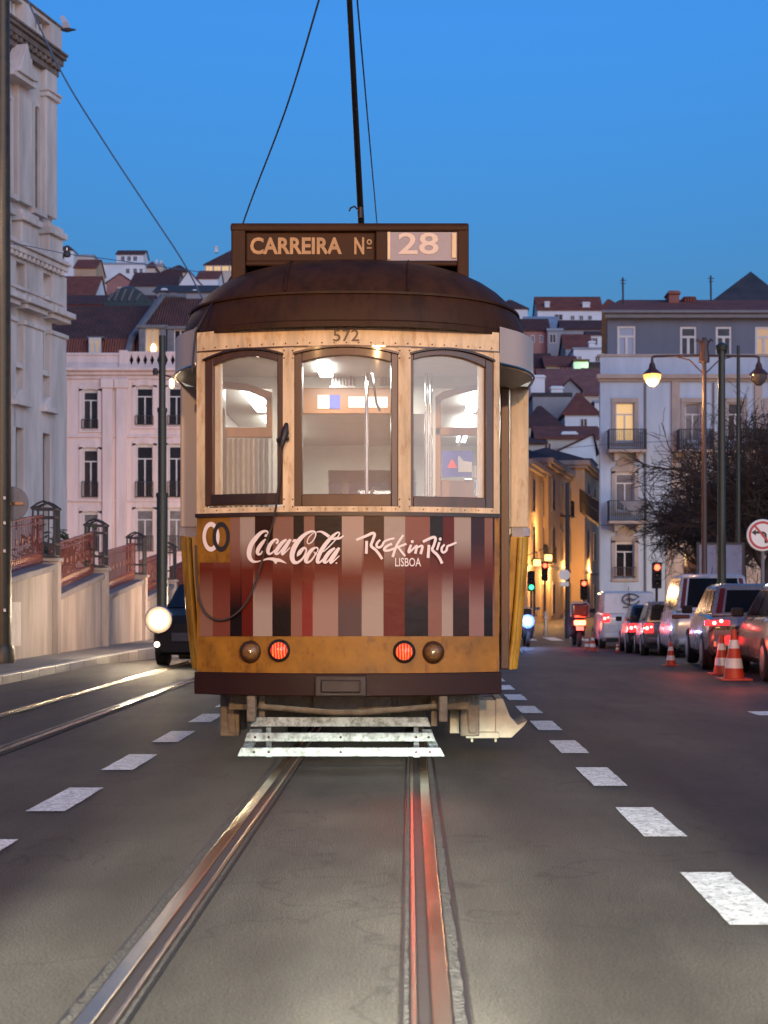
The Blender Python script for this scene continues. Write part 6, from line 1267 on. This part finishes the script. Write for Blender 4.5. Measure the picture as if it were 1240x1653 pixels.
# ---------------------------------------------------------------- bare trees
M['bark'] = mat('dark_bark', (.05, .032, .024), .85, var=.4, vs=6, bump=.5, bs=30)
def tree(label, x, y, h, seed, spread=1., r0=.17):
    rr = random.Random(seed); t = thing('bare_tree', label, 'tree', (x, y, gz(y)), 'bare street trees on the right')
    tk = MB(); cr = MB(); base = Vector((x, y, gz(y)-.05)); top = base+Vector((rr.uniform(-.2, .2), 0, h*.30))
    tk.tube([base, base.lerp(top, .5)+Vector((rr.uniform(-.08, .08), 0, 0)), top], [r0*1.2, r0, r0*.8], 10)
    cnt = [0]
    def br(p, d, L, r, lev):
        if cnt[0] > 7000: return
        pts = [p]; n = 4; q = p; dd = d.copy()
        for k in range(n):
            dd = (dd+Vector((rr.gauss(0, .16), rr.gauss(0, .16), rr.gauss(.03 if lev < 3 else -.02, .10)))).normalized(); q = q+dd*L/n; pts.append(q)
        (tk if lev == 0 else cr).tube(pts, [max(.010, r*(1-.5*k/n)) for k in range(n+1)], 6 if lev < 2 else 3, caps=False); cnt[0] += 1
        if lev >= 5: return
        for k in range([4, 5, 5, 5, 4][lev]):
            i = rr.randint(1, n); a = rr.uniform(.35, .95); ax = dd.orthogonal().normalized(); ax.rotate(Matrix.Rotation(rr.uniform(0, 6.283), 3, dd)); nd = dd.copy(); nd.rotate(Matrix.Rotation(a, 3, ax)); nd = Vector((nd.x*spread, nd.y*spread, nd.z)).normalized()
            br(pts[i], nd, L*rr.uniform(.55, .80), r*.55, lev+1)
    for k in range(5):
        a = k/5*6.283+rr.uniform(-.4, .4); br(top, Vector((math.cos(a)*.6*spread, math.sin(a)*.6*spread, .9)).normalized(), h*.27, r0*.6, 1)
    build('trunk', tk, M['bark'], t, smooth=60); build('crown', cr, M['bark'], t)
tree('bare street tree leaning left in front of the white corner building', XX(1196, 54), 54, 9.6, 5, 1.15)
tree('bare street tree at the right edge, behind the no-left-turn sign', XX(1236, 48), 48, 8.6, 11, 1.1)
tree('bare street tree between the street lamp and the catenary pole', XX(1150, 60), 60, 7.8, 31, 1.2)
tree('bare street tree partly outside the right edge of the picture', XX(1275, 57), 57, 10.5, 23, 1.1)

# ---------------------------------------------------------------- overhead wires, bird
wm = mat('wire', (.07, .13, .24), .7, spec=.1)
def wire(label, pts, r=.012):
    t = MB().tube(pts, r*.85, 6); o = build('overhead_wire', t, wm, smooth=80); tag(o, label, 'wire', 'overhead tram wires')
wire('straight overhead trolley wire running above the tram', [(-.40, -3, 5.62), (-.395, 9, 5.62), (-.39, 40, 5.6), (-.38, 62, 5.6)], .008)
wire('slack wire dropping from the top of the picture to the roof sign', catmull([tuple(P(372, 420, 17)), tuple(P(405, 325, 16)), tuple(P(462, 175, 14)), tuple(P(512, 10, 12.5)), tuple(P(540, -90, 12))], 6), .011)
wire('wire sagging from the church corner down towards the tram roof', catmull([tuple(P(40, -10, 30)), tuple(P(100, 118, 30)), tuple(P(170, 232, 31)), tuple(P(240, 338, 32)), tuple(P(300, 430, 33)), tuple(P(345, 520, 34))], 6), .022)
wire('thin wire from the left edge pole past the church cornice', [P(0, 392, 26), P(40, 396, 27), P(108, 410, 29), P(158, 416, 30), P(330, 440, 34)], .010)
wire('taut wire across the front of the white corner building', [P(860, 728, 66), P(970, 718, 60), P(1080, 712, 56), P(1165, 706, 50)], .012)
wire('lower taut wire across the white corner building', [P(968, 848, 68), P(1085, 846, 66), P(1240, 838, 60)], .02)
wi = thing('wire_insulator', 'small black insulator hanging on the thin wire right of the church', 'insulator', tuple(P(108, 410, 29))); mb = MB().lathe([(.01, -.07), (.07, -.05), (.08, 0), (.06, .05), (.01, .07)], (0, 0, 0), 10); build('body', mb, M['ironrail'], wi, smooth=50, local=True); mb = MB().lathe([(.02, .05), (.02, .12), (.005, .13)], (0, 0, 0), 8); build('cap', mb, M['steel'], wi, local=True)
c = P(108, 48, 45); bd = thing('flying_bird', 'small dark bird with pale raised wings flying above the church', 'bird', tuple(c))
mb = MB().lathe([(.005, -.2), (.05, -.12), (.075, 0), (.06, .1), (.035, .16), (.04, .2), (.02, .25), (.003, .3)], (0, 0, 0), 10, 'x'); build('body', mb, mat('dark_feather', (.03, .03, .035), .7), bd, smooth=60, local=True)
mb = MB()
for s_ in (-1, 1): mb.loft([[(-.1, s_*.04, .02), (.08, s_*.04, .03), (.08, s_*.04, .045), (-.1, s_*.04, .035)], [(-.12, s_*.14, .17), (.06, s_*.14, .19), (.06, s_*.14, .20), (-.12, s_*.14, .18)], [(-.16, s_*.18, .34), (-.05, s_*.18, .35), (-.05, s_*.18, .355), (-.16, s_*.18, .345)]])
build('wings', mb, mat('pale_feather', (.45, .5, .6), .7), bd, local=True)

lamp('POINT', (XX(1150, 68), 67.5, 3.2), 200, (1, .58, .26), .3, None, 'unseen_sodium_lamp_light')
lamp('POINT', (XX(1230, 66), 65, 3.6), 220, (1, .58, .26), .3, None, 'unseen_sodium_lamp_light')
lamp('POINT', (XX(250, 70), 70, 4), 900, (1, .62, .40), .3, None, 'unseen_sodium_lamp_light')  # unseen lamp added to warm the front of the pink building
for x_, y_, e_ in ((-4.9, 29.5, 1.2), (-4.7, 37, 1.1)): lamp('POINT', (x_, y_, 1.15), 80 if y_ < 30 else 190, (1, .70, .46), .2, None, 'added_wall_light')  # unseen points added to warm the left wall, no vehicle stands there
for x_, y_ in ((4.2, 19.2), (4.2, 22.9)): lamp('POINT', (x_, y_, .45), 7, (1, .10, .05), .12, None, 'tail_light_glow')
